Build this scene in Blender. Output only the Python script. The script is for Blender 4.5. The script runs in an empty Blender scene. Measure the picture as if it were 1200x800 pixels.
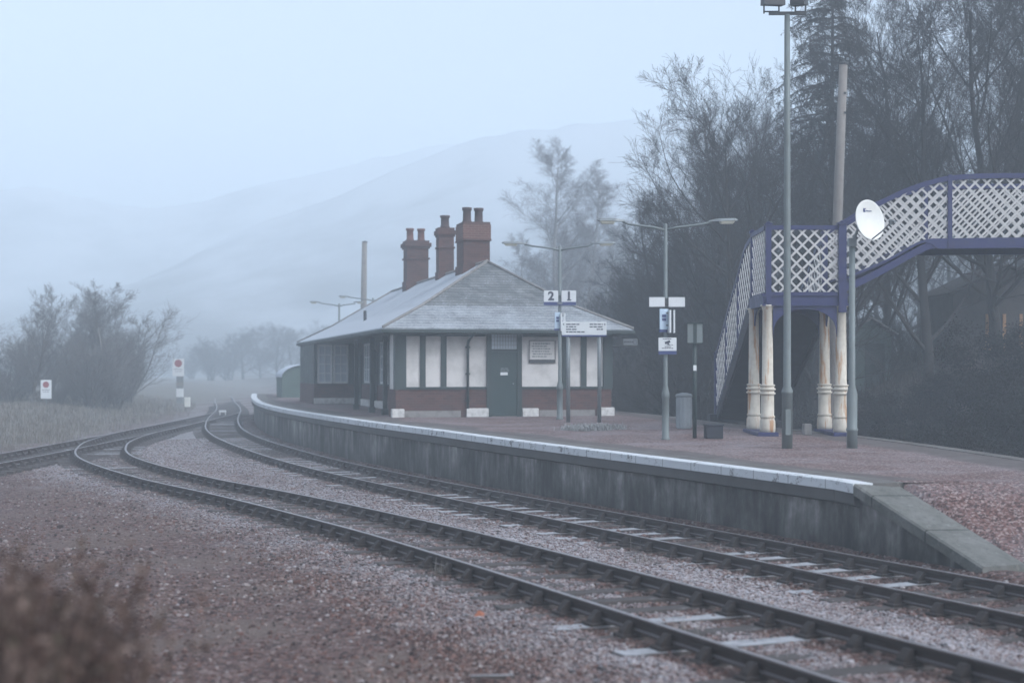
import bpy, math, random
import numpy as np
from mathutils import Vector, Matrix

random.seed(7)
NR = np.random.RandomState(11)
SC = bpy.context.scene
COL = SC.collection
R = math.radians

# ------------------------------------------------------------------ scene measures
FPX, HOR, CZ = 1750.0, 433.0, 2.4          # focal length in pixels of the 1200 px photograph, horizon row, eye height (m)

def deck_z(y):
    return float(np.interp(y, [20.8, 31.6, 36, 44], [.79, .90, .95, .98]))

def at(px, py, zf=None):
    """ground point seen at a pixel; zf = height of the surface as a function of distance"""
    zf = zf or deck_z
    Y = 30.0
    for _ in range(40):
        z = zf(Y) if callable(zf) else zf
        Y = FPX * (CZ - z) / (py - HOR)
    return Vector(((px - 600) / FPX * Y, Y, zf(Y) if callable(zf) else zf))

def zat(py, Y):
    return CZ - (py - HOR) * Y / FPX

def xat(px, Y):
    return (px - 600) / FPX * Y

# ------------------------------------------------------------------ object helpers
def tag(o, label=None, cat=None, group=None, kind=None):
    if label: o['label'] = label
    if cat: o['category'] = cat
    if group: o['group'] = group
    if kind: o['kind'] = kind
    return o

def empty(name, loc, rz=0.0):
    o = bpy.data.objects.new(name, None)
    o.empty_display_size = .2
    o.location = loc
    o.rotation_euler = (0, 0, rz)
    COL.objects.link(o)
    return o

def copy_tree(o, parent=None):
    c = o.copy()
    COL.objects.link(c)
    c.parent = parent
    for ch in list(o.children):
        copy_tree(ch, c)
    return c

class MB:
    """collects shapes and links them as ONE mesh object"""
    def __init__(s):
        s.v = []; s.f = []; s.mi = []; s.m = 0; s.sm = []; s.smooth = False
    def add(s, vs, fs):
        b = len(s.v)
        s.v.extend([tuple(x) for x in vs])
        for f in fs:
            s.f.append(tuple(b + i for i in f)); s.mi.append(s.m); s.sm.append(s.smooth)
        return s
    def box(s, x0, y0, z0, x1, y1, z1):
        vs = [(x0,y0,z0),(x1,y0,z0),(x1,y1,z0),(x0,y1,z0),(x0,y0,z1),(x1,y0,z1),(x1,y1,z1),(x0,y1,z1)]
        return s.add(vs, [(0,3,2,1),(4,5,6,7),(0,1,5,4),(1,2,6,5),(2,3,7,6),(3,0,4,7)])
    def cbox(s, c, d, rz=0.0, bev=0.0):
        cx, cy, cz = c; hx, hy, hz = d[0]/2, d[1]/2, d[2]/2
        ca, sa = math.cos(rz), math.sin(rz)
        if bev > 0:
            rings = []
            for z, ins in ((-hz, bev), (-hz+bev, 0), (hz-bev, 0), (hz, bev)):
                rings.append([(x, y, z) for x, y in ((-hx+ins,-hy+ins),(hx-ins,-hy+ins),(hx-ins,hy-ins),(-hx+ins,hy-ins))])
            vs = [p for r in rings for p in r]
            fs = [(3,2,1,0),(12,13,14,15)]
            for k in range(3):
                for i in range(4):
                    j = (i+1) % 4
                    fs.append((k*4+i, k*4+j, k*4+4+j, k*4+4+i))
        else:
            vs = [(x,y,z) for z in (-hz,hz) for x,y in ((-hx,-hy),(hx,-hy),(hx,hy),(-hx,hy))]
            fs = [(3,2,1,0),(4,5,6,7),(0,1,5,4),(1,2,6,5),(2,3,7,6),(3,0,4,7)]
        return s.add([(cx+x*ca-y*sa, cy+x*sa+y*ca, cz+z) for x,y,z in vs], fs)
    def tube(s, pts, rads, n=10, cap=True):
        pts = [Vector(p) for p in pts]
        if not hasattr(rads, '__len__'): rads = [rads]*len(pts)
        vs = []; fs = []
        ref = None
        for i, p in enumerate(pts):
            d = (pts[min(i+1,len(pts)-1)] - pts[max(i-1,0)])
            if d.length < 1e-9: d = Vector((0,0,1))
            d.normalize()
            if ref is None:
                ref = Vector((1,0,0)) if abs(d.x) < .8 else Vector((0,1,0))
            a = (ref - d*ref.dot(d)).normalized(); b = d.cross(a); ref = a
            for k in range(n):
                t = 2*math.pi*k/n
                vs.append(p + a*(math.cos(t)*rads[i]) + b*(math.sin(t)*rads[i]))
        for i in range(len(pts)-1):
            for k in range(n):
                j = (k+1) % n
                fs.append((i*n+k, i*n+j, (i+1)*n+j, (i+1)*n+k))
        if cap:
            fs.append(tuple(range(n-1,-1,-1))); fs.append(tuple((len(pts)-1)*n+k for k in range(n)))
        return s.add(vs, fs)
    def lathe(s, c, prof, n=20):
        """prof: (radius, z) pairs, stacked upward at c"""
        cx, cy, cz = c
        vs = [(cx+r*math.cos(2*math.pi*k/n), cy+r*math.sin(2*math.pi*k/n), cz+z) for r, z in prof for k in range(n)]
        fs = []
        for i in range(len(prof)-1):
            for k in range(n):
                j = (k+1) % n
                fs.append((i*n+k, i*n+j, (i+1)*n+j, (i+1)*n+k))
        fs.append(tuple(range(n-1,-1,-1))); fs.append(tuple((len(prof)-1)*n+k for k in range(n)))
        return s.add(vs, fs)
    def bar(s, p, q, w, t, up=(0,0,1)):
        """flat bar p->q, w wide across, t thick along the normal 'up x dir'"""
        p = Vector(p); q = Vector(q); d = (q-p).normalized()
        nrm = Vector(up) - d*Vector(up).dot(d)
        nrm.normalize(); sd = d.cross(nrm)
        vs = []
        for c in (p, q):
            for a, b in ((-1,-1),(1,-1),(1,1),(-1,1)):
                vs.append(c + sd*(a*t/2) + nrm*(b*w/2))
        return s.add(vs, [(3,2,1,0),(4,5,6,7),(0,1,5,4),(1,2,6,5),(2,3,7,6),(3,0,4,7)])
    def prism(s, poly, mapf, d0, d1):
        """extrude a 2D polygon; mapf(a, b, depth) -> 3D"""
        n = len(poly)
        vs = [mapf(a,b,d0) for a,b in poly] + [mapf(a,b,d1) for a,b in poly]
        fs = [tuple(range(n-1,-1,-1)), tuple(range(n,2*n))]
        for i in range(n):
            j = (i+1) % n
            fs.append((i,j,n+j,n+i))
        return s.add(vs, fs)
    def build(s, name, mat, parent=None, fixn=True):
        me = bpy.data.meshes.new(name)
        me.from_pydata(s.v, [], s.f)
        for m in (mat if isinstance(mat, (list,tuple)) else [mat]): me.materials.append(m)
        me.polygons.foreach_set('material_index', s.mi)
        me.polygons.foreach_set('use_smooth', s.sm)
        if fixn:
            import bmesh
            bm = bmesh.new(); bm.from_mesh(me)
            bmesh.ops.recalc_face_normals(bm, faces=bm.faces)
            bm.to_mesh(me); bm.free()
        me.update()
        o = bpy.data.objects.new(name, me)
        COL.objects.link(o)
        o.parent = parent
        return o

def np_mesh(name, V, F, mat, parent=None, smooth=False, k=None):
    """fast mesh from numpy arrays; F is n x k"""
    V = np.asarray(V, np.float32); F = np.asarray(F, np.int32)
    k = F.shape[1]
    me = bpy.data.meshes.new(name)
    me.vertices.add(len(V)); me.vertices.foreach_set('co', V.ravel())
    me.loops.add(F.size); me.loops.foreach_set('vertex_index', F.ravel())
    me.polygons.add(len(F))
    me.polygons.foreach_set('loop_start', np.arange(0, F.size, k, dtype=np.int32))
    me.polygons.foreach_set('loop_total', np.full(len(F), k, np.int32))
    me.polygons.foreach_set('use_smooth', np.full(len(F), smooth, bool))
    me.update(calc_edges=True); me.validate()
    if mat: me.materials.append(mat)
    o = bpy.data.objects.new(name, me)
    COL.objects.link(o); o.parent = parent
    return o

def text_mesh(txt, size, name, mat, parent, loc, rot, extrude=.004, bold=0.0):
    cu = bpy.data.curves.new('lettering', 'FONT')
    cu.body = txt; cu.size = size; cu.extrude = extrude; cu.offset = bold
    cu.align_x = 'CENTER'; cu.align_y = 'CENTER'
    t = bpy.data.objects.new('lettering_source', cu); COL.objects.link(t)
    dg = bpy.context.evaluated_depsgraph_get()
    me = bpy.data.meshes.new_from_object(t.evaluated_get(dg))
    bpy.data.objects.remove(t); bpy.data.curves.remove(cu)
    me.materials.clear(); me.materials.append(mat)
    o = bpy.data.objects.new(name, me); COL.objects.link(o)
    o.parent = parent; o.location = loc; o.rotation_euler = rot
    return o

# ------------------------------------------------------------------ materials
class NT:
    def __init__(s, name):
        s.m = bpy.data.materials.new(name); s.m.use_nodes = True
        s.t = s.m.node_tree; s.N = s.t.nodes; s.L = s.t.links
        s.b = s.N['Principled BSDF']
        s.tc = s.N.new('ShaderNodeTexCoord')
    def link(s, a, b): s.L.new(a, b)
    def noise(s, scale, detail=4, rough=.55, vec=None, dist=0):
        n = s.N.new('ShaderNodeTexNoise'); n.inputs['Scale'].default_value = scale
        n.inputs['Detail'].default_value = detail; n.inputs['Roughness'].default_value = rough
        n.inputs['Distortion'].default_value = dist
        s.link(vec or s.tc.outputs['Object'], n.inputs['Vector']); return n.outputs['Fac']
    def vor(s, scale, out='Distance', vec=None, feature='F1', rnd=1):
        n = s.N.new('ShaderNodeTexVoronoi'); n.inputs['Scale'].default_value = scale; n.feature = feature
        n.inputs['Randomness'].default_value = rnd
        s.link(vec or s.tc.outputs['Object'], n.inputs['Vector']); return n.outputs[out]
    def map(s, scale=(1,1,1), rot=(0,0,0), src=None):
        n = s.N.new('ShaderNodeMapping'); n.inputs['Scale'].default_value = scale; n.inputs['Rotation'].default_value = rot
        s.link(src or s.tc.outputs['Object'], n.inputs['Vector']); return n.outputs[0]
    def ramp(s, fac, stops, interp='LINEAR'):
        n = s.N.new('ShaderNodeValToRGB'); n.color_ramp.interpolation = interp
        e = n.color_ramp.elements
        while len(e) < len(stops): e.new(.5)
        for el, (p, c) in zip(e, stops):
            el.position = p; el.color = (c,c,c,1) if not hasattr(c,'__len__') else (*c,1)
        s.link(fac, n.inputs[0]); return n.outputs[0]
    def mix(s, fac, a, b, mode='MIX'):
        n = s.N.new('ShaderNodeMix'); n.data_type = 'RGBA'; n.blend_type = mode
        for i, val in ((0,fac),(6,a),(7,b)):
            if hasattr(val, 'is_linked'): s.link(val, n.inputs[i])
            elif i == 0: n.inputs[0].default_value = val
            else: n.inputs[i].default_value = (*val,1)
        return n.outputs[2]
    def math(s, op, a, b=0.5, clamp=False):
        n = s.N.new('ShaderNodeMath'); n.operation = op; n.use_clamp = clamp
        for i, val in ((0,a),(1,b)):
            if hasattr(val, 'is_linked'): s.link(val, n.inputs[i])
            else: n.inputs[i].default_value = val
        return n.outputs[0]
    def sep(s, src=None):
        n = s.N.new('ShaderNodeSeparateXYZ'); s.link(src or s.tc.outputs['Object'], n.inputs[0]); return n.outputs
    def comb(s, x, y, z):
        n = s.N.new('ShaderNodeCombineXYZ')
        for i, val in enumerate((x,y,z)):
            if hasattr(val, 'is_linked'): s.link(val, n.inputs[i])
            else: n.inputs[i].default_value = val
        return n.outputs[0]
    def geo(s, out):
        n = s.N.new('ShaderNodeNewGeometry'); return n.outputs[out]
    def attr(s, name):
        n = s.N.new('ShaderNodeAttribute'); n.attribute_name = name; return n.outputs['Fac']
    def bump(s, h, strength=.4, dist=.02):
        n = s.N.new('ShaderNodeBump'); n.inputs['Strength'].default_value = strength; n.inputs['Distance'].default_value = dist
        s.link(h, n.inputs['Height']); s.link(n.outputs[0], s.b.inputs['Normal'])
    def col(s, c):
        if hasattr(c,'is_linked'): s.link(c, s.b.inputs['Base Color'])
        else: s.b.inputs['Base Color'].default_value = (*c,1)
    def rough(s, r):
        if hasattr(r,'is_linked'): s.link(r, s.b.inputs['Roughness'])
        else: s.b.inputs['Roughness'].default_value = r

def worn(name, c, dirt=(.09,.085,.08), rough=.55, scale=3.0, amt=.5, metal=0, bump=.15, fine=40, lo=.45, hi=.75):
    """weathered plain surface: base colour with stains and small relief"""
    n = NT(name)
    f = n.noise(scale, 6, .65)
    g = n.noise(fine, 3, .6)
    k = n.math('MULTIPLY', n.ramp(f, [(lo,0),(hi,1)]), amt)
    base = n.mix(n.ramp(g, [(.3,0),(.75,.35)]), c, [x*.78 for x in c])
    n.col(n.mix(k, base, dirt))
    n.rough(n.ramp(f, [(.2,max(rough-.1,.05)),(.8,min(rough+.2,1))]))
    n.b.inputs['Metallic'].default_value = metal
    if bump: n.bump(g, bump, .004)
    return n.m

M = {}
M['green'] = worn('green_paint', (.015,.031,.030), (.06,.066,.066), .5, 2.5, .35)
M['door_green'] = worn('door_green_paint', (.017,.038,.037), (.05,.056,.056), .45, 1.5, .25)
M['cream'] = worn('white_render', (.60,.58,.555), (.27,.265,.25), .85, 1.3, .7, bump=.2)
M['stone_white'] = worn('whitened_stone', (.60,.59,.57), (.22,.21,.20), .9, 6, .8, bump=.4)
M['stone'] = worn('plinth_stone', (.23,.22,.21), (.10,.095,.09), .9, 5, .7, bump=.5)
M['white_sign'] = worn('white_sign_face', (.66,.68,.68), (.42,.44,.45), .4, 4, .25, bump=.05)
M['sign_dark'] = worn('dark_lettering', (.045,.05,.075), (.1,.1,.12), .5, 5, .2, bump=0)
M['sign_blue'] = worn('blue_sign_strip', (.035,.05,.16), (.1,.11,.17), .45, 5, .3, bump=0)
M['sign_pale_blue'] = worn('pale_blue_sign_face', (.42,.52,.62), (.3,.36,.42), .45, 5, .3, bump=0)
M['red'] = worn('red_roundel', (.26,.07,.08), (.3,.1,.1), .5, 5, .3, bump=0)
M['bridge_blue'] = worn('bridge_blue_paint', (.010,.014,.085), (.028,.026,.045), .45, 4, .5)
M['bridge_dark'] = worn('bridge_dark_underside', (.014,.016,.026), (.03,.03,.035), .7, 3, .5)
M['galv'] = worn('galvanised_steel', (.20,.22,.225), (.14,.15,.15), .5, 3, .6, metal=.35)
M['galv_old'] = worn('grey_green_lamp_post', (.155,.18,.18), (.13,.14,.13), .6, 3, .7, metal=.15)
M['dark_metal'] = worn('dark_metal', (.045,.05,.055), (.09,.08,.07), .5, 5, .4, metal=.2)
M['lantern'] = worn('lantern_bowl', (.46,.45,.38), (.28,.27,.24), .3, 6, .5, bump=0)
M['dish'] = worn('dish_white', (.70,.70,.66), (.55,.54,.5), .45, 4, .25, bump=.05)
M['bin'] = worn('bin_grey', (.30,.33,.35), (.14,.15,.16), .55, 4, .5)
M['pole_wood'] = worn('weathered_pole_wood', (.20,.185,.17), (.13,.11,.10), .85, 4, .6, bump=.4)
M['hut_green'] = worn('hut_green', (.085,.125,.11), (.06,.07,.065), .7, 2, .5)
M['frost_sheet'] = worn('frosted_roof', (.52,.56,.62), (.3,.33,.37), .8, 4, .5)
M['pot_dark'] = worn('dark_clay_pot', (.060,.035,.033), (.05,.045,.05), .8, 6, .6)
M['pot_red'] = worn('red_clay_pot', (.135,.062,.050), (.10,.06,.055), .8, 6, .5)
M['tan_timber'] = worn('tan_timber', (.36,.20,.09), (.15,.10,.07), .7, 4, .5)
M['cabin_dark'] = worn('dark_cabin_boards', (.05,.045,.045), (.03,.03,.03), .8, 3, .5)
M['shed_white'] = worn('shed_white_wall', (.66,.66,.60), (.36,.36,.33), .9, 2, .5)

def mat_glass():
    n = NT('window_glass')
    n.col((.42,.47,.52)); n.rough(.12)  # pale base colour paints in the sky reflected by the panes
    n.b.inputs['Specular IOR Level'].default_value = .8
    return n.m
M['glass'] = mat_glass()

def mat_brick():
    n = NT('red_brick')
    x, y, z = n.sep()
    v = n.comb(n.math('ADD', x, y), z, 0)
    b = n.N.new('ShaderNodeTexBrick')
    b.inputs['Scale'].default_value = 1; b.inputs['Brick Width'].default_value = .225; b.inputs['Row Height'].default_value = .075
    b.inputs['Mortar Size'].default_value = .006; b.inputs['Mortar Smooth'].default_value = .3
    b.inputs['Color1'].default_value = (.095,.042,.033,1); b.inputs['Color2'].default_value = (.056,.027,.024,1)
    b.inputs['Mortar'].default_value = (.085,.065,.06,1)
    n.link(v, b.inputs['Vector'])
    f = n.noise(2.2, 5, .6)
    n.col(n.mix(n.ramp(f, [(.45,0),(.75,.55)]), b.outputs['Color'], (.07,.05,.05)))
    n.rough(.9)
    n.bump(b.outputs['Fac'], -.4, .006)
    return n.m
M['brick'] = mat_brick()

def mat_brick_orange():
    n = NT('orange_brick_band')
    x, y, z = n.sep(); v = n.comb(n.math('ADD', x, y), z, 0)
    b = n.N.new('ShaderNodeTexBrick')
    b.inputs['Scale'].default_value = 1; b.inputs['Brick Width'].default_value = .225; b.inputs['Row Height'].default_value = .075
    b.inputs['Mortar Size'].default_value = .006
    b.inputs['Color1'].default_value = (.130,.060,.046,1); b.inputs['Color2'].default_value = (.095,.045,.037,1)
    b.inputs['Mortar'].default_value = (.18,.13,.11,1)
    n.link(v, b.inputs['Vector']); n.col(b.outputs['Color']); n.rough(.9)
    return n.m
M['brick_orange'] = mat_brick_orange()

def mat_slate():
    n = NT('frosted_slate')
    x, y, z = n.sep()
    # courses follow the height, slates break along the eaves
    row = n.math('MULTIPLY', z, 1/.085)
    fr = n.math('FRACT', row)
    b = n.N.new('ShaderNodeTexBrick')
    b.inputs['Scale'].default_value = 1; b.inputs['Brick Width'].default_value = .3; b.inputs['Row Height'].default_value = .1
    b.inputs['Mortar Size'].default_value = .004; b.offset = .5
    b.inputs['Color1'].default_value = (.085,.093,.095,1); b.inputs['Color2'].default_value = (.155,.162,.162,1); b.inputs['Mortar'].default_value = (.06,.07,.08,1)
    n.link(n.comb(n.math('ADD', x, y), z, 0), b.inputs['Vector'])
    course = n.ramp(fr, [(0,.55),(.22,0),(.7,0),(1,.6)])
    base = n.mix(course, b.outputs['Color'], (.05,.055,.065))
    moss = n.noise(1.1, 5, .6)
    base = n.mix(n.ramp(moss, [(.45,0),(.8,.5)]), base, (.125,.14,.138))
    # frost lies on the courses in patches, more towards the eaves and the side slope
    nx, ny, nz = n.sep(n.tc.outputs['Normal'])
    side = n.math('MULTIPLY', n.math('MAXIMUM', n.math('MULTIPLY', nx, -1), 0), .60)
    low = n.ramp(z, [(0,0),(1,1)])
    low = n.ramp(n.math('MULTIPLY', z, 1/6.0), [(.44,.16),(.555,.12),(.575,0)])
    f1 = n.noise(1.6, 6, .7); f2 = n.noise(26, 3, .6)
    fsum = n.math('ADD', n.math('ADD', n.math('MULTIPLY', f1, .5), n.math('MULTIPLY', f2, .5)), n.math('ADD', side, low))
    fsum = n.math('SUBTRACT', fsum, n.math('MULTIPLY', course, .10))
    k = n.ramp(fsum, [(.49,0),(.80,.85)])
    n.col(n.mix(k, base, (.46,.49,.53)))
    n.rough(.85)
    n.bump(n.math('ADD', n.math('MULTIPLY', fr, -1), n.math('MULTIPLY', b.outputs['Fac'], -.4)), .5, .012)
    return n.m
M['slate'] = mat_slate()

def mat_ground():
    n = NT('ballast_ground')
    g = n.tc.outputs['Object']
    v1 = n.N.new('ShaderNodeTexVoronoi'); v1.inputs['Scale'].default_value = 19; n.link(g, v1.inputs['Vector'])
    v2 = n.N.new('ShaderNodeTexVoronoi'); v2.inputs['Scale'].default_value = 43; n.link(g, v2.inputs['Vector'])
    c1 = n.sep(v1.outputs['Color'])[0]; c2 = n.sep(v2.outputs['Color'])[1]
    cc = n.math('ADD', n.math('MULTIPLY', c1, .6), n.math('MULTIPLY', c2, .4))
    stone = n.ramp(cc, [(.15,(.018,.012,.011)),(.38,(.066,.034,.029)),(.58,(.118,.062,.052)),(.78,(.16,.105,.092)),(.95,(.29,.245,.23))])
    dirt = n.noise(.55, 6, .62)
    earth = n.mix(n.ramp(n.noise(9,5,.65), [(.3,0),(.7,1)]), (.100,.070,.057), (.160,.118,.098))
    dk = n.ramp(dirt, [(.48,0),(.60,.85)])
    frost = n.attr('frost')
    keep = n.math('SUBTRACT', 1.0, frost, True)
    base = n.mix(n.math('MULTIPLY', dk, keep), stone, earth)
    # frost sits on stone tops, in drifts
    f = n.math('ADD', n.math('MULTIPLY', n.noise(.9, 5, .65), .5), n.math('MULTIPLY', n.noise(31, 3, .6), .5))
    k = n.ramp(n.math('ADD', f, n.math('MULTIPLY', n.math('SUBTRACT', frost, .5), .42)), [(.47,0),(.72,.72)])
    base = n.mix(k, base, (.33,.33,.35))
    base = n.mix(n.ramp(n.math('MULTIPLY', frost, -1), [(0,0),(.3,.62)]), base, (.022,.018,.017))  # below zero: oil staining plus shade painted along the rails
    grass = n.attr('grass')
    gcol = n.mix(n.ramp(n.noise(5,5,.7), [(.35,0),(.65,1)]), (.085,.075,.058), (.18,.165,.145))
    base = n.mix(grass, base, gcol)
    wood = n.attr('wood')
    base = n.mix(wood, base, n.mix(n.noise(3,5,.7), (.022,.018,.015), (.060,.050,.041)))
    n.col(base); n.rough(.95)
    h = n.math('ADD', n.math('MULTIPLY', v1.outputs['Distance'], -1), n.math('MULTIPLY', v2.outputs['Distance'], -.5))
    n.bump(h, .9, .05)
    return n.m
M['ground'] = mat_ground()

def mat_stones():
    n = NT('ballast_stone')
    r = n.geo('Random Per Island')
    c = n.ramp(r, [(0,(.022,.016,.016)),(.3,(.072,.038,.032)),(.55,(.120,.064,.053)),(.75,(.16,.112,.098)),(.93,(.21,.175,.165)),(1,(.30,.28,.28))])
    nz = n.sep(n.geo('Normal'))[2]
    f = n.math('ADD', n.math('MULTIPLY', n.noise(.9,5,.65), .6), n.math('MULTIPLY', n.noise(60,2,.6), .4))
    k = n.math('MULTIPLY', n.ramp(nz, [(.45,0),(.95,1)]), n.ramp(n.math('ADD', f, n.math('MULTIPLY', n.math('SUBTRACT', n.attr('frost'), .5), .42)), [(.45,0),(.7,.8)]))
    cc_ = n.mix(k, c, (.37,.37,.395))
    n.col(n.mix(n.ramp(n.math('MULTIPLY', n.attr('frost'), -1), [(0,0),(.3,.6)]), cc_, (.022,.018,.017))); n.rough(.95)  # same rail-side oil and painted shade on the loose stones
    return n.m
M['stones'] = mat_stones()

def mat_deck():
    n = NT('red_platform_gravel')
    v1 = n.N.new('ShaderNodeTexVoronoi'); v1.inputs['Scale'].default_value = 34; n.link(n.tc.outputs['Object'], v1.inputs['Vector'])
    c1 = n.sep(v1.outputs['Color'])[0]
    c = n.ramp(c1, [(.1,(.030,.015,.013)),(.4,(.090,.042,.036)),(.7,(.140,.074,.064)),(.95,(.27,.21,.195))])
    f = n.math('ADD', n.math('MULTIPLY', n.noise(.7,6,.65), .55), n.math('MULTIPLY', n.noise(24,3,.6), .45))
    c = n.mix(n.ramp(f, [(.44,0),(.68,.6)]), c, (.30,.285,.30))
    worn_ = n.attr('worn')
    tar = n.mix(n.ramp(n.noise(2.2,6,.7), [(.35,0),(.7,1)]), (.060,.049,.045), (.11,.095,.09))
    n.col(n.mix(n.ramp(n.math('ADD', worn_, n.math('MULTIPLY', n.math('SUBTRACT', n.noise(3.5,6,.75), .5), 1.3)), [(.35,0),(.75,.9)]), c, tar)); n.rough(.95)
    n.bump(v1.outputs['Distance'], -.6, .02)
    return n.m
M['deck'] = mat_deck()

def mat_wallconc():
    n = NT('streaked_concrete')
    x, y, z = n.sep()
    along = n.math('SUBTRACT', n.math('MULTIPLY', y, 1.0), n.math('MULTIPLY', x, .4))
    v = n.comb(n.math('MULTIPLY', along, 1.5), n.math('MULTIPLY', z, .8), 0)
    s1 = n.noise(1.0, 5, .7, v)
    v2 = n.comb(n.math('MULTIPLY', along, 5.5), n.math('MULTIPLY', z, .9), 3.1)
    s2 = n.noise(1.0, 4, .6, v2)
    s3 = n.noise(.55, 4, .65)
    s = n.math('ADD', n.math('ADD', n.math('MULTIPLY', s1, .45), n.math('MULTIPLY', s2, .25)), n.math('MULTIPLY', s3, .30))
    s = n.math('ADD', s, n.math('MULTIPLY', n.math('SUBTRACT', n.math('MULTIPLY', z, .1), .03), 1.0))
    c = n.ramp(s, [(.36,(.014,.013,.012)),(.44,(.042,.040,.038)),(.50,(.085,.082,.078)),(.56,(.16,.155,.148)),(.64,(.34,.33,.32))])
    n.col(c); n.rough(.9); n.bump(n.noise(25,4,.6), .3, .01)
    return n.m
M['wallconc'] = mat_wallconc()
M['coping_face'] = worn('coping_overhang', (.085,.082,.080), (.05,.05,.05), .9, 1.4, .6, bump=.3)

def joints(n, pitch):
    """thin dark joints across the run of the platform edge"""
    x, y, z = n.sep()
    al = n.math('SUBTRACT', n.math('MULTIPLY', y, .93), n.math('MULTIPLY', x, .37))
    fr = n.math('FRACT', n.math('MULTIPLY', al, 1/pitch))
    return n.ramp(fr, [(0,1),(.016,.9),(.024,0),(1,0)])

def mat_slab(name, c, c2, pitch):
    n = NT(name)
    f = n.noise(1.7,6,.7); g = n.noise(14,5,.7)
    col = n.mix(n.ramp(f,[(.40,0),(.66,1)]), c, c2)
    col = n.mix(n.ramp(g,[(.52,0),(.72,.6)]), col, [v*.5 for v in c2])
    col = n.mix(n.ramp(n.noise(6,5,.75),[(.60,0),(.70,.7)]), col, (.22,.225,.215))
    col = n.mix(joints(n,pitch), col, (.02,.02,.018))
    n.col(col); n.rough(.92); n.bump(n.math('ADD', g, n.math('MULTIPLY', joints(n,pitch), -2)), .4, .012)
    return n.m
M['coping'] = mat_slab('coping_concrete', (.135,.125,.115), (.075,.070,.064), .93)
M['ramp_conc'] = mat_slab('ramp_concrete', (.150,.150,.140), (.075,.078,.068), 1.05)

def mat_white_edge():
    n = NT('white_edge_paint')
    f = n.math('ADD', n.math('MULTIPLY', n.noise(5,5,.7), .7), n.math('MULTIPLY', n.noise(40,3,.6), .3))
    g = n.ramp(n.noise(.9,4,.6), [(.3,0),(.7,.10)])
    k = n.ramp(n.math('ADD', f, g), [(.61,0),(.68,.9)])
    n.col(n.mix(n.math('MULTIPLY', joints(n,.93), .7), n.mix(k, (.56,.58,.60), (.12,.115,.115)), (.08,.08,.08))); n.rough(.75)
    return n.m
M['white_edge'] = mat_white_edge()

def mat_rail():
    n = NT('rusty_rail')
    f = n.noise(6,5,.6)
    c = n.mix(f, (.026,.019,.017), (.055,.037,.032))
    nz = n.sep(n.geo('Normal'))[2]
    top = n.ramp(nz, [(.80,0),(.95,1)])
    c = n.mix(top, c, (.27,.255,.26))
    n.col(c); n.rough(n.ramp(top, [(0,.85),(1,.42)]))
    n.link(n.math('MULTIPLY', top, .6), n.b.inputs['Metallic'])
    return n.m
M['rail'] = mat_rail()
M['chair'] = worn('rusty_chair_iron', (.028,.021,.019), (.050,.034,.029), .85, 8, .6, bump=.3)

def mat_sleeper(name, frost):
    n = NT(name)
    v = n.map((1.2,14,6))
    f = n.noise(1.5,5,.65,v)
    c = n.mix(f, (.026,.022,.021), (.075,.062,.058))
    nz = n.sep(n.geo('Normal'))[2]
    k = n.math('MULTIPLY', n.ramp(nz, [(.6,0),(.9,1)]), n.ramp(n.math('ADD', n.math('MULTIPLY', n.noise(3,5,.7),.7), n.math('MULTIPLY', f,.3)), [(.60-frost,0),(.78-frost,.9)]))
    n.col(n.mix(k, c, (.34,.35,.37))); n.rough(.9); n.bump(f, .5, .01)
    return n.m
M['sleeper'] = mat_sleeper('weathered_sleeper', .02)
M['sleeper_frost'] = mat_sleeper('frosted_sleeper', .26)

def mat_column():
    n = NT('rusting_cream_iron')
    x, y, z = n.sep()
    v = n.comb(n.math('MULTIPLY', x, 9), n.math('MULTIPLY', y, 9), n.math('MULTIPLY', z, .9))
    oi = n.N.new('ShaderNodeObjectInfo')
    s = n.N.new('ShaderNodeTexNoise'); s.noise_dimensions = '4D'; s.inputs['Scale'].default_value = 1; s.inputs['Detail'].default_value = 5; s.inputs['Roughness'].default_value = .65
    n.link(v, s.inputs['Vector']); n.link(n.math('MULTIPLY', oi.outputs['Random'], 40), s.inputs['W'])
    f = s.outputs['Fac']
    c = n.mix(n.ramp(n.noise(9,5,.6), [(.4,0),(.8,.5)]), (.52,.48,.40), (.30,.27,.22))
    c = n.mix(n.ramp(f, [(.535,0),(.62,.9)]), c, (.34,.17,.06))
    c = n.mix(n.ramp(f, [(.66,0),(.76,.8)]), c, (.15,.075,.04))
    n.col(c); n.rough(.6)
    return n.m
M['column'] = mat_column()

def mat_lattice():
    n = NT('cream_lattice_paint')
    f = n.noise(7,5,.7)
    n.col(n.mix(n.ramp(f, [(.58,0),(.75,.8)]), (.46,.45,.435), (.22,.18,.145))); n.rough(.6)
    return n.m
M['lattice'] = mat_lattice()

def mat_bark(name, c0, c1, frost=.0):
    n = NT(name)
    f = n.noise(5,5,.7,n.map((3,3,.7)))
    c = n.mix(f, c0, c1)
    nz = n.sep(n.geo('Normal'))[2]
    if frost: c = n.mix(n.math('MULTIPLY', n.ramp(nz,[(.3,0),(.9,1)]), frost), c, (.4,.42,.46))
    n.col(c); n.rough(.95)
    return n.m
M['bark'] = mat_bark('dark_bark', (.015,.014,.014), (.048,.043,.040), .06)
M['twig'] = mat_bark('dark_twigs', (.015,.013,.013), (.034,.030,.029), .06)
M['bark_birch'] = mat_bark('birch_bark', (.12,.11,.11), (.42,.41,.40))
M['twig_birch'] = mat_bark('birch_twigs', (.07,.055,.058), (.12,.10,.10), .25)
M['bark_pale'] = mat_bark('frosted_misted_scrub_bark', (.06,.055,.05), (.15,.14,.13), .2)  # frosty bark, its colour also lightened to paint in thicker mist
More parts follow.
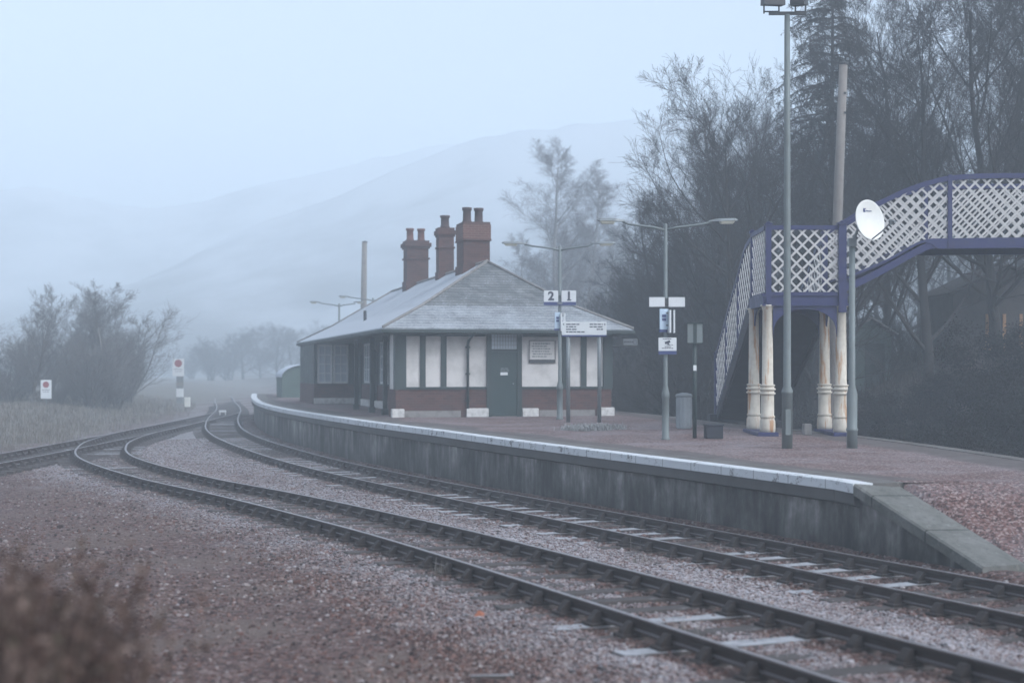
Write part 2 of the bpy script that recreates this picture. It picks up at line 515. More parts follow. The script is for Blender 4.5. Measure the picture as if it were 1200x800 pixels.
M['twig_pale'] = mat_bark('frosted_misted_scrub_twigs', (.060,.053,.048), (.12,.11,.10), .35)  # frost, plus mist painted into the paler twig colour
M['needle'] = mat_bark('conifer_needles', (.016,.022,.020), (.042,.050,.044), .2)
M['shrub_leaf'] = mat_bark('dark_shrub_leaves', (.006,.006,.006), (.015,.014,.013), .02)

def mat_blade(name, stops):
    n = NT(name)
    n.col(n.ramp(n.geo('Random Per Island'), stops)); n.rough(.9)
    return n.m
M['dry_grass'] = mat_blade('dry_frosted_grass', [(0,(.075,.062,.048)),(.5,(.15,.132,.108)),(1,(.26,.25,.235))])
M['dead_stem'] = mat_blade('dead_brown_stems', [(0,(.026,.018,.015)),(.4,(.070,.042,.033)),(.7,(.125,.080,.064)),(.92,(.21,.155,.13)),(1,(.035,.040,.018))])
M['frost_tuft'] = mat_blade('frosted_tuft', [(0,(.14,.13,.12)),(.5,(.27,.27,.26)),(1,(.50,.52,.54))])
M['bank_litter'] = mat_blade('bank_litter', [(0,(.018,.015,.013)),(.5,(.045,.037,.030)),(.9,(.085,.068,.054)),(1,(.14,.125,.11))])
M['leaf_orange'] = worn('orange_litter', (.26,.09,.045), (.3,.1,.05), .7, 5, .2, bump=0)

def mat_hill():
    n = NT('frosted_hillside')
    f = n.noise(.02,7,.62); z = n.sep()[2]
    k = n.ramp(n.math('ADD', f, n.math('MULTIPLY', z, .0035)), [(.48,0),(.72,1)])
    d = n.mix(n.noise(.15,5,.7), (.020,.024,.024), (.085,.08,.07))
    n.col(n.mix(k, d, (.34,.355,.38))); n.rough(.95)
    return n.m
M['hill'] = mat_hill()
# ------------------------------------------------------------------ track geometry (plan, metres; y runs away from the viewpoint)
def resample(pts, step):
    """Catmull-Rom through pts, evenly resampled"""
    P = np.array(pts, float)
    P = np.vstack([2*P[0]-P[1], P, 2*P[-1]-P[-2]])
    out = []
    for i in range(1, len(P)-2):
        p0,p1,p2,p3 = P[i-1],P[i],P[i+1],P[i+2]
        for t in np.linspace(0,1,24,endpoint=False):
            out.append(.5*((2*p1)+(-p0+p2)*t+(2*p0-5*p1+4*p2-p3)*t*t+(-p0+3*p1-3*p2+p3)*t**3))
    out.append(P[-2]); out = np.array(out)
    d = np.r_[0, np.cumsum(np.linalg.norm(np.diff(out,axis=0),axis=1))]
    n = max(2, int(d[-1]/step)+1)
    t = np.linspace(0, d[-1], n)
    return np.c_[np.interp(t,d,out[:,0]), np.interp(t,d,out[:,1])]

def offset(P, d):
    t = np.gradient(P, axis=0); t /= np.linalg.norm(t,axis=1)[:,None]
    return P + d*np.c_[t[:,1], -t[:,0]]

N_PTS = [(6.35,3),(4.35,8),(3.06,11.2),(1.965,13.8),(.87,16.5),(-.245,19.2),(-1.4,21.9),(-2.62,24.5),(-3.92,27.2),(-5.29,29.9),(-6.70,32.5),(-8.12,35.2),(-9.48,37.9),(-10.72,40.6),(-11.77,43.2),(-12.64,45.9),(-13.34,48.6),(-13.92,51.2),(-14.36,53.9),(-14.70,56.6),(-14.94,59.2),(-15.12,61.9),(-15.26,64.6),(-15.40,67.3),(-15.55,69.9),(-15.72,72.6),(-16.0,78),(-16.5,85.5),(-17.25,91)]
P_PTS = [(12.2,2),(8.4,10),(5.32,16.8),(1.78,24.5),(-1.875,32.3),(-5.11,40),(-7.85,47.8),(-10.22,55.5),(-12.17,63.2),(-13.78,71),(-15.2,78.7),(-16.53,86.5),(-17.9,94.2),(-19.4,102),(-22.5,117),(-25.7,133),(-30.7,156),(-39.4,195)]
S_PTS = [(-15.02,60),(-14.78,54),(-14.6,48),(-14.5,44),(-14.42,36),(-14.38,26)]
BACK = [(9.6,17.5),(9.3,20),(8.75,25.7),(7.64,32.6),(5.55,39.4),(4.18,46.9),(1.1,59.5),(-1.95,72),(-6.6,88)]
T_PTS = [(11.4,8)] + [tuple(p) for p in offset(np.array(BACK,float), 1.5)] + [(-9,100),(-13,118)]

nC, pC, sC, tC = (resample(a, .7) for a in (N_PTS, P_PTS, S_PTS, T_PTS))
def zN(y): return np.interp(y, [8,14,34], [.15,.12,-.1])
def zP(y): return -.1 + 0*np.asarray(y, float)

def pdist(X, Y, poly):
    best = np.full(X.shape, 1e9); side = np.zeros(X.shape)
    for a, b in zip(poly[:-1], poly[1:]):
        d = b-a; L = d@d
        t = np.clip(((X-a[0])*d[0]+(Y-a[1])*d[1])/L, 0, 1)
        dx = X-a[0]-t*d[0]; dy = Y-a[1]-t*d[1]
        q = np.hypot(dx,dy); m = q < best
        best = np.where(m, q, best); side = np.where(m, dx*d[1]-dy*d[0], side)
    return best, side              # side > 0: right of the line

def vnoise(X, Y, s, seed=0):
    """smooth value noise"""
    rs = np.random.RandomState(seed); G = rs.rand(64,64)
    x = X*s+1000.37; y = Y*s+1000.11
    xi = np.floor(x).astype(int); yi = np.floor(y).astype(int); fx = x-xi; fy = y-yi
    fx = fx*fx*(3-2*fx); fy = fy*fy*(3-2*fy)
    g = lambda a,b: G[a%64, b%64]
    return (g(xi,yi)*(1-fx)+g(xi+1,yi)*fx)*(1-fy)+(g(xi,yi+1)*(1-fx)+g(xi+1,yi+1)*fx)*fy

sm = lambda t: np.clip(t,0,1)**2*(3-2*np.clip(t,0,1))
pN, pP, pS, pT = (resample(a, 2.0) for a in (N_PTS, P_PTS, S_PTS, T_PTS))

def terrain(X, Y):
    X = np.asarray(X,float); Y = np.asarray(Y,float)
    dN, sN = pdist(X,Y,pN); dP, sP = pdist(X,Y,pP); dS, _ = pdist(X,Y,pS); dT, sT = pdist(X,Y,pT)
    base = np.interp(Y, [0,8,14,34,70,120,200], [-.12,-.14,-.18,-.38,-.38,-.3,-.1])
    z = base + .10*(vnoise(X,Y,.35,1)-.5) + .05*(vnoise(X,Y,1.3,2)-.5)
    inN = sm((1.0-dN)/.25)
    bN = zN(Y)-.200-.004*inN*np.interp(Y,[20,30],[1,.75]) + .035*(vnoise(X,Y,1.7,5)-.5)
    inP = sm((1.0-dP)/.25)
    bP = zP(Y)-.195-.007*inP*np.interp(Y,[22,32],[1,.75]) + .035*(vnoise(X,Y,1.7,6)-.5)
    z = z + (bN-z)*sm((2.5-dN)/1.3)
    z = z + (bP-z)*sm((2.3-dP)/1.1)
    z = z + (-.36-z)*sm((2.3-dS)/1.1)
    z = z + (-.40-z)*sm((2.6-dT)/1.1)
    # between track and platform wall the gravel is heaped up
    heap = sm((dP-1.0)/.5)*(sP>0)*sm((2.4-dP)/.8)*(Y>17)*(Y<90)
    z = z + heap*.13
    # rough bank beyond the siding, on the outer side of the curve
    left = np.clip(-X-16.5-.10*np.maximum(Y-60,0), 0, 60)
    z = z + (.9*sm(left/9) + .5*(vnoise(X,Y,.16,8)-.4)*sm(left/6))*sm((Y-48)/12)
    # wooded bank behind the second track
    right = np.clip(np.where(sT>0, dT, 0)-2.6, 0, 80)
    z = z + (2.7*sm(right/9) + .05*right + .6*(vnoise(X,Y,.3,9)-.5)*sm(right/4))*sm((Y-2)/10)*(1-.85*sm((Y-72)/35))
    frost = .28 + .55*sm((2.9-dN)/1.8) + .40*sm((3.0-dP)/2.0) + .25*sm((Y-26)/25)
    frost = frost + .25*((sN>0)&(sP<0))*sm((Y-10)/4)
    frost = frost - .25*sm((1.0-dN)/.4)*(Y<26) - .30*sm((.95-dP)/.3)*(Y<60)
    frost = frost - .35*sm((19-Y)/6)*(sN<0)*sm((dN-2.2)/1.5) - .5*heap
    grass = sm((left-.3+1.2*(vnoise(X,Y,.6,12)-.5))/2.0)*sm((Y-46)/10)
    wood = sm((right-.5)/2)
    stain_shade = np.maximum(sm((1.12-np.abs(dN-.72)*2.6)/.5), sm((1.12-np.abs(dP-.72)*2.6)/.5))  # oily ballast and painted shade beside the rails, darkening the ground colour
    frost = np.clip(frost,0,1)*(1-.75*stain_shade)-.30*stain_shade
    return z, frost, grass, wood, dN, sN, dP, sP, dT, sT

def ground_z(x, y):
    return float(terrain(np.array([x]), np.array([y]))[0][0])

def axis(lo, f0, f1, hi, step, grow=1.14):
    a = list(np.arange(f0, f1, step)); s = step; x = a[-1]
    while x < hi: s *= grow; x += s; a.append(min(x,hi))
    s = step; x = a[0]; b = []
    while x > lo: s *= grow; x -= s; b.append(max(x,lo))
    return np.array(b[::-1]+a)

def make_ground():
    xs = axis(-780,-19,11,780,.22); ys = axis(-70,8,58,920,.24)
    X, Y = np.meshgrid(xs, ys)
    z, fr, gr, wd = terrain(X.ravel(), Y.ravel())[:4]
    V = np.c_[X.ravel(), Y.ravel(), z]
    nx, ny = len(xs), len(ys)
    i = np.arange((nx-1)*(ny-1)); r = i//(nx-1); c = i%(nx-1); a = r*nx+c
    F = np.c_[a, a+1, a+nx+1, a+nx]
    o = np_mesh('ground', V, F, M['ground'], smooth=True)
    for nm, arr in (('frost',fr),('grass',gr),('wood',wd)):
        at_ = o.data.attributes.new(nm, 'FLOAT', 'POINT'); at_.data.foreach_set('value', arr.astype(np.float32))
    tag(o, 'frosty red brown ballast ground under and around the tracks', 'ground', kind='structure')
make_ground()

# ------------------------------------------------------------------ rails, sleepers, chairs
RAIL_PROF = [(-.035,-.010),(-.028,0),(.028,0),(.035,-.010),(.033,-.038),(.010,-.050),(.009,-.105),(.032,-.118),(.033,-.140),(-.033,-.140),(-.032,-.118),(-.009,-.105),(-.010,-.050),(-.033,-.038)]
def rail_mesh(center, off, zf, parent, label=None):
    path = offset(center, off); n = len(RAIL_PROF)
    t = np.gradient(path, axis=0); t /= np.linalg.norm(t,axis=1)[:,None]
    nr = np.c_[t[:,1], -t[:,0]]; z = zf(path[:,1])
    V = []
    for (u,w) in RAIL_PROF:
        V.append(np.c_[path+nr*u, z+w])
    V = np.stack(V,1).reshape(-1,3)
    F = []
    for i in range(len(path)-1):
        for k in range(n):
            j = (k+1)%n; F.append((i*n+k, (i+1)*n+k, (i+1)*n+j, i*n+j))
    o = np_mesh('rail', V, np.array(F), M['rail'], parent)
    if label: o['label'] = label
    return o

def proto_sleeper(mat, parent):
    m = MB(); m.cbox((0,0,-.065), (2.58,.25,.13), 0, .008)
    s = m.build('sleeper', mat, parent)
    for sg in (-1,1):
        c = MB()
        x = sg*.7525
        c.cbox((x,0,.016), (.36,.20,.032), 0, .006)
        for k in (-1,1):
            c.prism([(0,0),(.115,0),(.105,.03),(.035,.105),(0,.105)], lambda a,b,d,k=k: (x+k*(.037+a), d, .032+b), -.055, .055)
            c.m = 0
            c.tube([(x+k*.125,0,.03),(x+k*.125,0,.07)], .018, 6)
        c.cbox((x-sg*0+.05*1,0,.085),(.035,.09,.06))
        c.build('rail_chair', M['chair'], s)
    return s

def lay_track(name, label, center, zf, sl_range, frosty, n_max=100, rails=(True,True)):
    root = tag(empty(name, (float(center[0][0]), float(center[0][1]), 0)), label, 'railway track')
    org = Vector(root.location)
    for sg in (-1,1):
        r = rail_mesh(center, sg*.7525, zf, root); r.location = -org
    t = np.gradient(center,axis=0); ang = np.arctan2(t[:,1],t[:,0])
    protos = {}; cnt = 0; rest = MB()
    for i in range(len(center)):
        x, y = center[i]
        if not (sl_range[0] <= y <= sl_range[1]): continue
        fm = frosty(i, x, y)
        if cnt >= n_max:
            rest.cbox((x,y,float(zf(y))-.175-.065),(2.58,.25,.13),float(ang[i])+math.pi/2); continue
        cnt += 1
        if fm not in protos:
            protos[fm] = s = proto_sleeper(M['sleeper_frost' if fm else 'sleeper'], root)
        else:
            s = copy_tree(protos[fm], root)
        s.location = Vector((float(x), float(y), float(zf(y))-.175)) - org + Vector((0,0,random.uniform(-.008,.004)))
        s.rotation_euler = (0,0,float(ang[i])-math.pi/2+random.uniform(-.015,.015))
    if rest.v:
        o = rest.build('sleepers_far_off', M['sleeper'], root); o.location = -org
        o['kind'] = 'stuff'
    return root
N_FROST = {16.0:1}
lay_track('railway_track', 'rusty track that curves past in front on its own away from the platform', nC, zN, (9,84),
          lambda i,x,y: (13.2 < y < 15.6 and i%2==0) or (40<y<60 and random.random()<.2))
lay_track('railway_track', 'track running close along the white edged platform wall', pC, zP, (11,130),
          lambda i,x,y: (17.5 < y < 30 and random.random()<.75) or (y>=30 and random.random()<.35))
lay_track('railway_track', 'short siding leaving the curve towards the grassy bank', sC, zP, (26,60), lambda i,x,y: False, 60)
lay_track('railway_track', 'track hidden behind the island platform under the footbridge', tC, lambda y: zP(y)-.05, (8,80), lambda i,x,y: False)

# ------------------------------------------------------------------ loose stones
def icosa():
    p = (1+5**.5)/2
    V = np.array([(-1,p,0),(1,p,0),(-1,-p,0),(1,-p,0),(0,-1,p),(0,1,p),(0,-1,-p),(0,1,-p),(p,0,-1),(p,0,1),(-p,0,-1),(-p,0,1)],float)
    V /= np.linalg.norm(V[0])
    F = np.array([(0,11,5),(0,5,1),(0,1,7),(0,7,10),(0,10,11),(1,5,9),(5,11,4),(11,10,2),(10,7,6),(7,1,8),(3,9,4),(3,4,2),(3,2,6),(3,6,8),(3,8,9),(4,9,5),(2,4,11),(6,2,10),(8,6,7),(9,8,1)])
    return V, F

def make_stones():
    n = 380000
    Y = 10.5 + 48*NR.rand(n)**1.9
    X = (NR.rand(n)*2-1)*(.36*Y+.6)
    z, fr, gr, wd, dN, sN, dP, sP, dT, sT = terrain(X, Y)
    dens = .20 + .9*sm((3.0-dN)/1.2) + .9*sm((2.6-dP)/1.0) + 1.0*((sN>0)&(sP<0))
    dens = dens*np.where((sN<0)&(dN>2.2), .55+1.0*sm((vnoise(X,Y,.55,3)-.42)/.2), 1)
    keep = (NR.rand(n) < dens*.62) & ~((sP>0)&(dP>1.40)&(Y>17.5)) & (gr<.3) & (wd<.3)
    # stay off the rails
    for d in (dN, dP): keep &= np.abs(d-.7525) > .07
    X, Y, z, fr = X[keep], Y[keep], z[keep], fr[keep]
    m = len(X)
    V0, F0 = icosa()
    s = (.010+.014*NR.rand(m)**1.6)*np.where(NR.rand(m)<.03, 1.7, 1)*np.interp(Y,[10,22],[1,1.15])
    sc = s[:,None]*(.6+.8*NR.rand(m,3)); sc[:,2] *= .75
    a = NR.rand(m)*6.283; ca, sa = np.cos(a), np.sin(a)
    V = V0[None]*(1+.28*(NR.rand(m,12,1)-.5))*sc[:,None,:]
    x = V[:,:,0]*ca[:,None]-V[:,:,1]*sa[:,None]; y = V[:,:,0]*sa[:,None]+V[:,:,1]*ca[:,None]
    V = np.stack([x+X[:,None], y+Y[:,None], V[:,:,2]+(z+sc[:,2]*.35)[:,None]],2).reshape(-1,3)
    F = (F0[None]+12*np.arange(m)[:,None,None]).reshape(-1,3)
    o = np_mesh('ballast_stones', V, F, M['stones'])
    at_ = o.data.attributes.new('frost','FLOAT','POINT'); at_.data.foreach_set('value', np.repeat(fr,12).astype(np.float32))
    tag(o, 'loose reddish and frosted ballast stones strewn between and beside the rails', 'stones', kind='stuff')
make_stones()

# a few single things lying on the ballast
def plank(px, py, L, w, ang, label):
    p = at(px, py, lambda Y: -.13)
    m = MB(); m.cbox((0,0,.02),(L,w,.04),0,.004)
    o = m.build('timber_batten', M['sleeper_frost']); o.location = (p.x,p.y,ground_z(p.x,p.y)); o.rotation_euler = (0,0,ang)
    tag(o, label, 'batten')
plank(577, 790, .36, .05, .1, 'pale frosted batten lying on red brown ballast')
def litter():
    p = at(561, 724, lambda Y: -.13)
    m = MB(); m.add([(-.05,-.03,0),(.05,-.035,.004),(.06,.02,.03),(-.02,.05,.045),(0,0,.06)], [(0,1,4),(1,2,4),(2,3,4),(3,0,4),(0,3,2,1)])
    o = m.build('litter_scrap', M['leaf_orange']); o.location = (p.x,p.y,ground_z(p.x,p.y)+.01)
    tag(o, 'small bright orange scrap lying on the ballast', 'litter')
litter()

# ------------------------------------------------------------------ island platform
def make_platform():
    root = tag(empty('platform', (0,30,0)), 'curved island platform with a white painted edge and red gravel', 'platform', kind='structure')
    org = Vector((0,30,0))
    fine = resample([p for p in P_PTS if p[1] < 120], .35)
    edge = offset(fine, 1.43)
    edge = edge[(edge[:,1] > 21.05) & (edge[:,1] < 88)]
    e0 = np.array([4.81,21.05]); edge[0] = e0
    back = np.array(BACK,float)
    zd = np.array([deck_z(y) for y in edge[:,1]])
    t = np.gradient(edge,axis=0); t /= np.linalg.norm(t,axis=1)[:,None]
    nr = np.c_[t[:,1],-t[:,0]]                  # away from the track, into the platform
    # profile strips: (inset, dz) pairs
    def strip(name, prof, mat, closed=True):
        n = len(prof); V = np.stack([np.c_[edge+nr*u, zd+w] for u,w in prof],1).reshape(-1,3); F = []
        for i in range(len(edge)-1):
            for k in range(n if closed else n-1):
                j = (k+1)%n; F.append((i*n+k, i*n+j, (i+1)*n+j, (i+1)*n+k))
        o = np_mesh(name, V-np.array(org), np.array(F), mat, root)
        import bmesh
        bm = bmesh.new(); bm.from_mesh(o.data)
        if closed:
            bm.verts.ensure_lookup_table()
            bm.faces.new([bm.verts[k] for k in range(n)]); bm.faces.new([bm.verts[(len(edge)-1)*n+k] for k in range(n-1,-1,-1)])
        bmesh.ops.recalc_face_normals(bm, faces=bm.faces); bm.to_mesh(o.data); bm.free()
        return o
    strip('edge_coping', [(.30,0.004),(.004,.004),(-.006,-.006),(-.006,-.135),(.30,-.135)], M['white_edge'])
    strip('coping_overhang', [(.60,-.138),(.012,-.138),(.012,-.30),(.10,-.335),(.60,-.335)], M['coping_face'])
    strip('coping_slab', [(.302,.004),(.78,.004),(.78,-.132),(.302,-.132)], M['coping'])
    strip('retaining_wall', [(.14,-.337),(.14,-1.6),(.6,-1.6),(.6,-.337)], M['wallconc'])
    # gravel surface between the copings
    inner = edge+nr*.785
    bx = lambda y: np.interp(y, back[:,1], back[:,0])
    nc = 26; V = []; W = []
    st = list(range(0,len(edge),1))
    for i in st:
        a = inner[i]; yb = a[1]+ .9*np.clip((a[1]-30)/30,0,1)
        b = np.array([bx(yb), yb])
        for k in range(nc+1):
            s = k/nc; p = a+(b-a)*s
            d = np.linalg.norm(p-a); db = np.linalg.norm(p-b)
            V.append((p[0],p[1],deck_z(p[1])+.012*(vnoise(np.array([p[0]]),np.array([p[1]]),.9,4)[0]-.5)*min(1,d)))
            nz = vnoise(np.array([p[0]]),np.array([p[1]]),.5,7)[0]
            W.append(max(float(sm((.55+.7*nz-d)/.6)), float(sm((.9-db+.5*nz)/.5))*.9))
    V = np.array(V); F = []
    for i in range(len(st)-1):
        for k in range(nc):
            a = i*(nc+1)+k; F.append((a,a+1,a+nc+2,a+nc+1))
    o = np_mesh('gravel_surface', V-np.array(org), np.array(F), M['deck'], root, smooth=True)
    at_ = o.data.attributes.new('worn','FLOAT','POINT'); at_.data.foreach_set('value', np.array(W,np.float32))
    # back edge: white coping and wall
    bk = resample([p for p in BACK if p[1]>=20], .8); bk = bk[bk[:,1] > 20.9]
    m1 = MB(); m2 = MB()
    for a,b in zip(bk[:-1],bk[1:]):
        za, zb = deck_z(a[1]), deck_z(b[1])
        d = (b-a)/np.linalg.norm(b-a); q = np.array([d[1],-d[0]])
        for mm, u0,u1,w0,w1 in ((m1,-.02,.30,-.14,.008),(m2,-.1,.2,-1.6,-.142)):
            pts = []
            for p,z in ((a,za),(b,zb)):
                for u,w in ((u0,w0),(u1,w0),(u1,w1),(u0,w1)):
                    pts.append((p[0]+q[0]*u-org.x, p[1]+q[1]*u-org.y, z+w))
            mm.add(pts, [(0,1,5,4),(1,2,6,5),(2,3,7,6),(3,0,4,7)])
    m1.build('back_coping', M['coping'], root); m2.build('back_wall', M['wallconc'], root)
    # sloping end: concrete coping and a gravel ramp
    top0, bot0 = np.array([4.81,21.05]), np.array([5.94,18.85]); zt, zb_ = deck_z(21.05)+.003, -.09
    d = (bot0-top0)/np.linalg.norm(bot0-top0); q = np.array([-d[1],d[0]])   # towards the platform middle
    m = MB(); w = .72
    secs = []
    for p, z in ((top0,zt),(bot0,zb_)):
        secs.append([(p[0]+q[0]*u-org.x, p[1]+q[1]*u-org.y, z+h) for u,h in ((0,-.16),(w,-.16),(w,.0),(.03,0),(0,-.025))])
    m.add(secs[0]+secs[1], [(0,1,2,3,4),(9,8,7,6,5)]+[(i,(i+1)%5,5+(i+1)%5,5+i) for i in range(5)])
    m.build('ramp_coping', M['ramp_conc'], root)
    m = MB()
    a = [(top0[0]+q[0]*.1-org.x, top0[1]+q[1]*.1-org.y, zt-.165), (bot0[0]+q[0]*.1-org.x, bot0[1]+q[1]*.1-org.y, zb_-.165)]
    b = [(x+q[0]*.4,y+q[1]*.4,z) for x,y,z in a]
    low = lambda L: [(x,y,-1.0) for x,y,z in L]
    m.add(a+b+low(a)+low(b), [(0,1,5,4),(2,3,7,6),(0,1,3,2),(1,3,7,5),(0,2,6,4)])
    m.build('ramp_wall', M['wallconc'], root)
    nx_, ny_ = 30, 16; V = []
    for j in range(-1,ny_+1):
        s = max(0,j/ny_); up_ = .6 if j < 0 else 0
        p0 = top0+(bot0-top0)*s + q*(w+.004); y1 = 21.05-2.6*s
        p1 = np.array([bx(y1), y1])
        for k in range(nx_+1):
            u = k/nx_; p = p0+(p1-p0)*u
            s_ = s*.55+.45*(s*s*(3-2*s)); zz = zt+(zb_-zt)*s_ + .016 + .035*vnoise(np.array([p[0]]),np.array([p[1]]),1.2,14)[0]*min(1,4*s)
            if k == 0: zz = zt+(zb_-zt)*s-.05
            if s > .999: zz = -.16
            V.append((p[0]-org.x-.3*up_,p[1]-org.y+up_,zz-.026*(up_>0)))
    F = [(j*(nx_+1)+k, j*(nx_+1)+k+1, (j+1)*(nx_+1)+k+1, (j+1)*(nx_+1)+k) for j in range(ny_+1) for k in range(nx_)]
    o = np_mesh('ramp_gravel', np.array(V), np.array(F), M['deck'], root, smooth=True)
    at_ = o.data.attributes.new('worn','FLOAT','POINT'); at_.data.foreach_set('value', np.zeros(len(V),np.float32)-.2)
    # small marker plate on the wall face
make_platform()
# ------------------------------------------------------------------ station building
def make_station():
    A = R(13.8); ca, sa = math.cos(A), math.sin(A)
    C0 = Vector((-3.43, 44.4, .972)); W, D = 6.64, 23.8
    O, FR = .52, .70                     # eaves overhang at the sides and the ends
    root = tag(empty('station_building', C0, A), 'single storey station building with green framed white panels and a frosted hipped slate roof', 'station building')
    def fs(px):                          # along the front wall, metres from its corner
        k = (px-600)/FPX
        return (k*C0.y - C0.x)/(ca - k*sa)
    def fz(py, s=0):
        Y = C0.y + s*sa
        return CZ-(py-HOR)*Y/FPX - C0.z
    # levels
    z_st, z_br, z_top = .26, .84, 2.50
    rec, bay_v, ret = 1.26, 18.3, 1.3
    # --- body in white render
    m = MB()
    m.box(0, .0, 0, W, .28, z_top)                                   # front
    m.box(W-.25, .285, 0, W, D, z_top)                               # far long side
    m.box(0, .285, 0, .25, ret, z_top)                               # short return beside the porch
    m.build('rendered_wall', M['cream'], root)
    m = MB()
    m.box(.25, ret-.25, 0, rec+.25, ret-.002, z_top)                 # porch end
    m.box(rec, ret, 0, rec+.25, bay_v, z_top)                        # porch back wall
    m.box(-.44, bay_v, 0, rec+.25, bay_v+.25, z_top)                 # wing facing the porch
    m.box(-.44, bay_v+.252, 0, -.2, D, z_top)
    m.box(-.44, D+.002, 0, W, D+.25, z_top)
    m.build('porch_wall', M['green'], root)
    # --- brick dado, proud of the render
    doorA, doorB = fs(570), fs(611)
    m = MB()
    m.box(-.03,-.035,.0,doorA,.0-.002,z_br); m.box(doorB,-.035,0,W+.03,-.002,z_br)
    m.box(-.035,-.002,0,-.003,ret,z_br); m.box(W+.003,0,0,W+.035,D,z_br)
    m.box(rec-.04,ret+.01,0,rec-.003,bay_v-.05,z_br)
    m.box(-.47,bay_v-.035,0,rec-.05,bay_v-.003,z_br)
    m.box(-.475,bay_v,0,-.443,D,z_br)
    m.build('brick_dado', M['brick'], root)
    # --- stone plinth course and the whitened blocks
    m = MB()
    m.box(.12,-.055,0,doorA-.8,-.037,.2); m.box(doorB+.55,-.055,0,W-.5,-.037,.2)
    m.build('plinth', M['stone'], root)
    for x0, x1, h in ((-.16,.20,.26),(fs(546),fs(571.5),.27),(fs(611.5),fs(630),.26),(W-.42,W+.10,.27)):
        b = MB(); b.cbox(((x0+x1)/2,-.06,h/2),(x1-x0,.30 if x0<0 else .16,h),0,.015)
        b.build('plinth_block', M['stone_white'], root)
    for v in (3.5, 7.0, 10.5, 14.2):
        b = MB(); b.cbox((rec-.10,v,.14),(.18,2.2,.26),0,.015); b.build('plinth_block', M['stone_white'], root)
    b = MB(); b.cbox(((rec-.5)/2,bay_v-.09,.13),(rec+.42,.12,.24),0,.015); b.build('plinth_block', M['stone_white'], root)
    # --- green timber framing on the front
    def post(px0, px1, name='timber_post', z0=z_br+.075, dep=.05):
        b = MB(); b.box(fs(px0), -dep, z0, fs(px1), -.003, z_top-.002); return b.build(name, M['green'], root)
    b = MB(); b.box(-.06,-.07,z_br-.003,.28,-.003,z_top-.001); b.box(-.06,-.002,z_br+.002,-.003,.25,z_top-.001); b.build('timber_post', M['green'], root)
    post(492,498.5); post(516.5,523); post(658.5,665); post(680.5,687)
    b = MB(); b.box(fs(706.5),-.07,z_br-.003,W+.06,-.003,z_top-.001); b.box(W+.003,-.002,z_br,W+.06,.25,z_top-.001); b.build('timber_post', M['green'], root)
    b = MB(); b.box(.282,-.075,z_br-.0,doorA-.001,-.004,z_br+.073); b.build('sill_rail', M['green'], root)
    b = MB(); b.box(doorB+.001,-.075,z_br-.0,fs(706.4),-.004,z_br+.073); b.build('sill_rail', M['green'], root)
    # thin cover strips in the recessed panels
    for x0,x1 in ((fs(474),fs(492)),(fs(498.5),fs(516.5)),(fs(523),fs(569)),(fs(612),fs(658)),(fs(665),fs(680)),(fs(687),fs(706))):
        b = MB(); b.box(x0+.002,-.022,z_top-.07,x1-.002,-.003,z_top-.003); b.build('head_rail', M['green'], root)
    # --- door with frame, transom and letter plate
    f = MB()
    f.box(doorA,-.075,0,fs(575.5),-.003,z_top-.001); f.box(fs(605.5),-.075,0,doorB,-.003,z_top-.001)
    zt0, zt1 = fz(409,3.3), fz(390,3.3)
    f.box(fs(575.5)+.001,-.07,zt0-.07,fs(605.5)-.001,-.003,zt0); f.box(fs(575.5)+.001,-.07,zt1,fs(605.5)-.001,-.003,z_top-.002)
    d = MB(); d.box(fs(575.5)+.002,-.035,.03,fs(605.5)-.002,-.003,zt0-.072)
    x0, x1 = fs(577.5), fs(603.5)
    do = d.build('door', M['door_green'], root)
    p = MB()
    xm = (x0+x1)/2
    p.box(x0+.03,-.041,.18,xm-.05,-.036,.78); p.box(xm+.05,-.041,.18,x1-.03,-.036,.78)
    p.box(x0+.03,-.041,.95,xm-.05,-.036,1.75); p.box(xm+.05,-.041,.95,x1-.03,-.036,1.75)
    p.build('door_panels', M['door_green'], do)
    p = MB(); p.box(fs(586),-.052,fz(439.5,3.3),fs(594.5),-.0415,fz(436,3.3)); p.build('door_plate', M['white_sign'], do)
    p = MB()
    for k,(a,bb) in enumerate(((586,588.5),(589.3,592),(593,596))): p.box(fs(a),-.046,fz(434.5,3.3),fs(bb),-.042,fz(433.3,3.3))
    for k,(a,bb) in enumerate(((586.5,590),(591,595))): p.box(fs(a),-.046,fz(432.3,3.3),fs(bb),-.042,fz(431.1,3.3))
    p.build('door_lettering', M['galv'], do)
    p = MB(); p.lathe((x1-.07,-.06,1.0),[(.018,-.02),(.028,0),(.018,.02)],10); p.build('door_handle', M['galv'], do)
    fr_ = f.build('door_frame', M['green'], root)
    t = MB(); t.box(fs(576),-.03,zt0+.003,fs(605),-.01,zt1-.003); t.build('transom_window', M['glass'], fr_)
    t = MB()
    for k in range(1,9): x = fs(576)+(fs(605)-fs(576))*k/9; t.box(x-.006,-.045,zt0+.004,x+.006,-.032,zt1-.004)
    for k in range(1,4): z = zt0+(zt1-zt0)*k/4; t.box(fs(576),-.047,z-.005,fs(605),-.0455,z+.005)
    t.build('transom_grille', M['galv'], fr_)
    # --- notice board beside the door
    nb = MB(); s = 4.4
    nb.box(fs(620),-.045,fz(421,s),fs(650),-.004,fz(399.5,s))
    n_ = nb.build('notice_board', M['cream'], root)
    t = MB()
    t.box(fs(619.6),-.06,fz(425.2,s),fs(650.4),-.003,fz(421.2,s)); t.build('notice_ledge', M['dark_metal'], n_)
    t = MB()
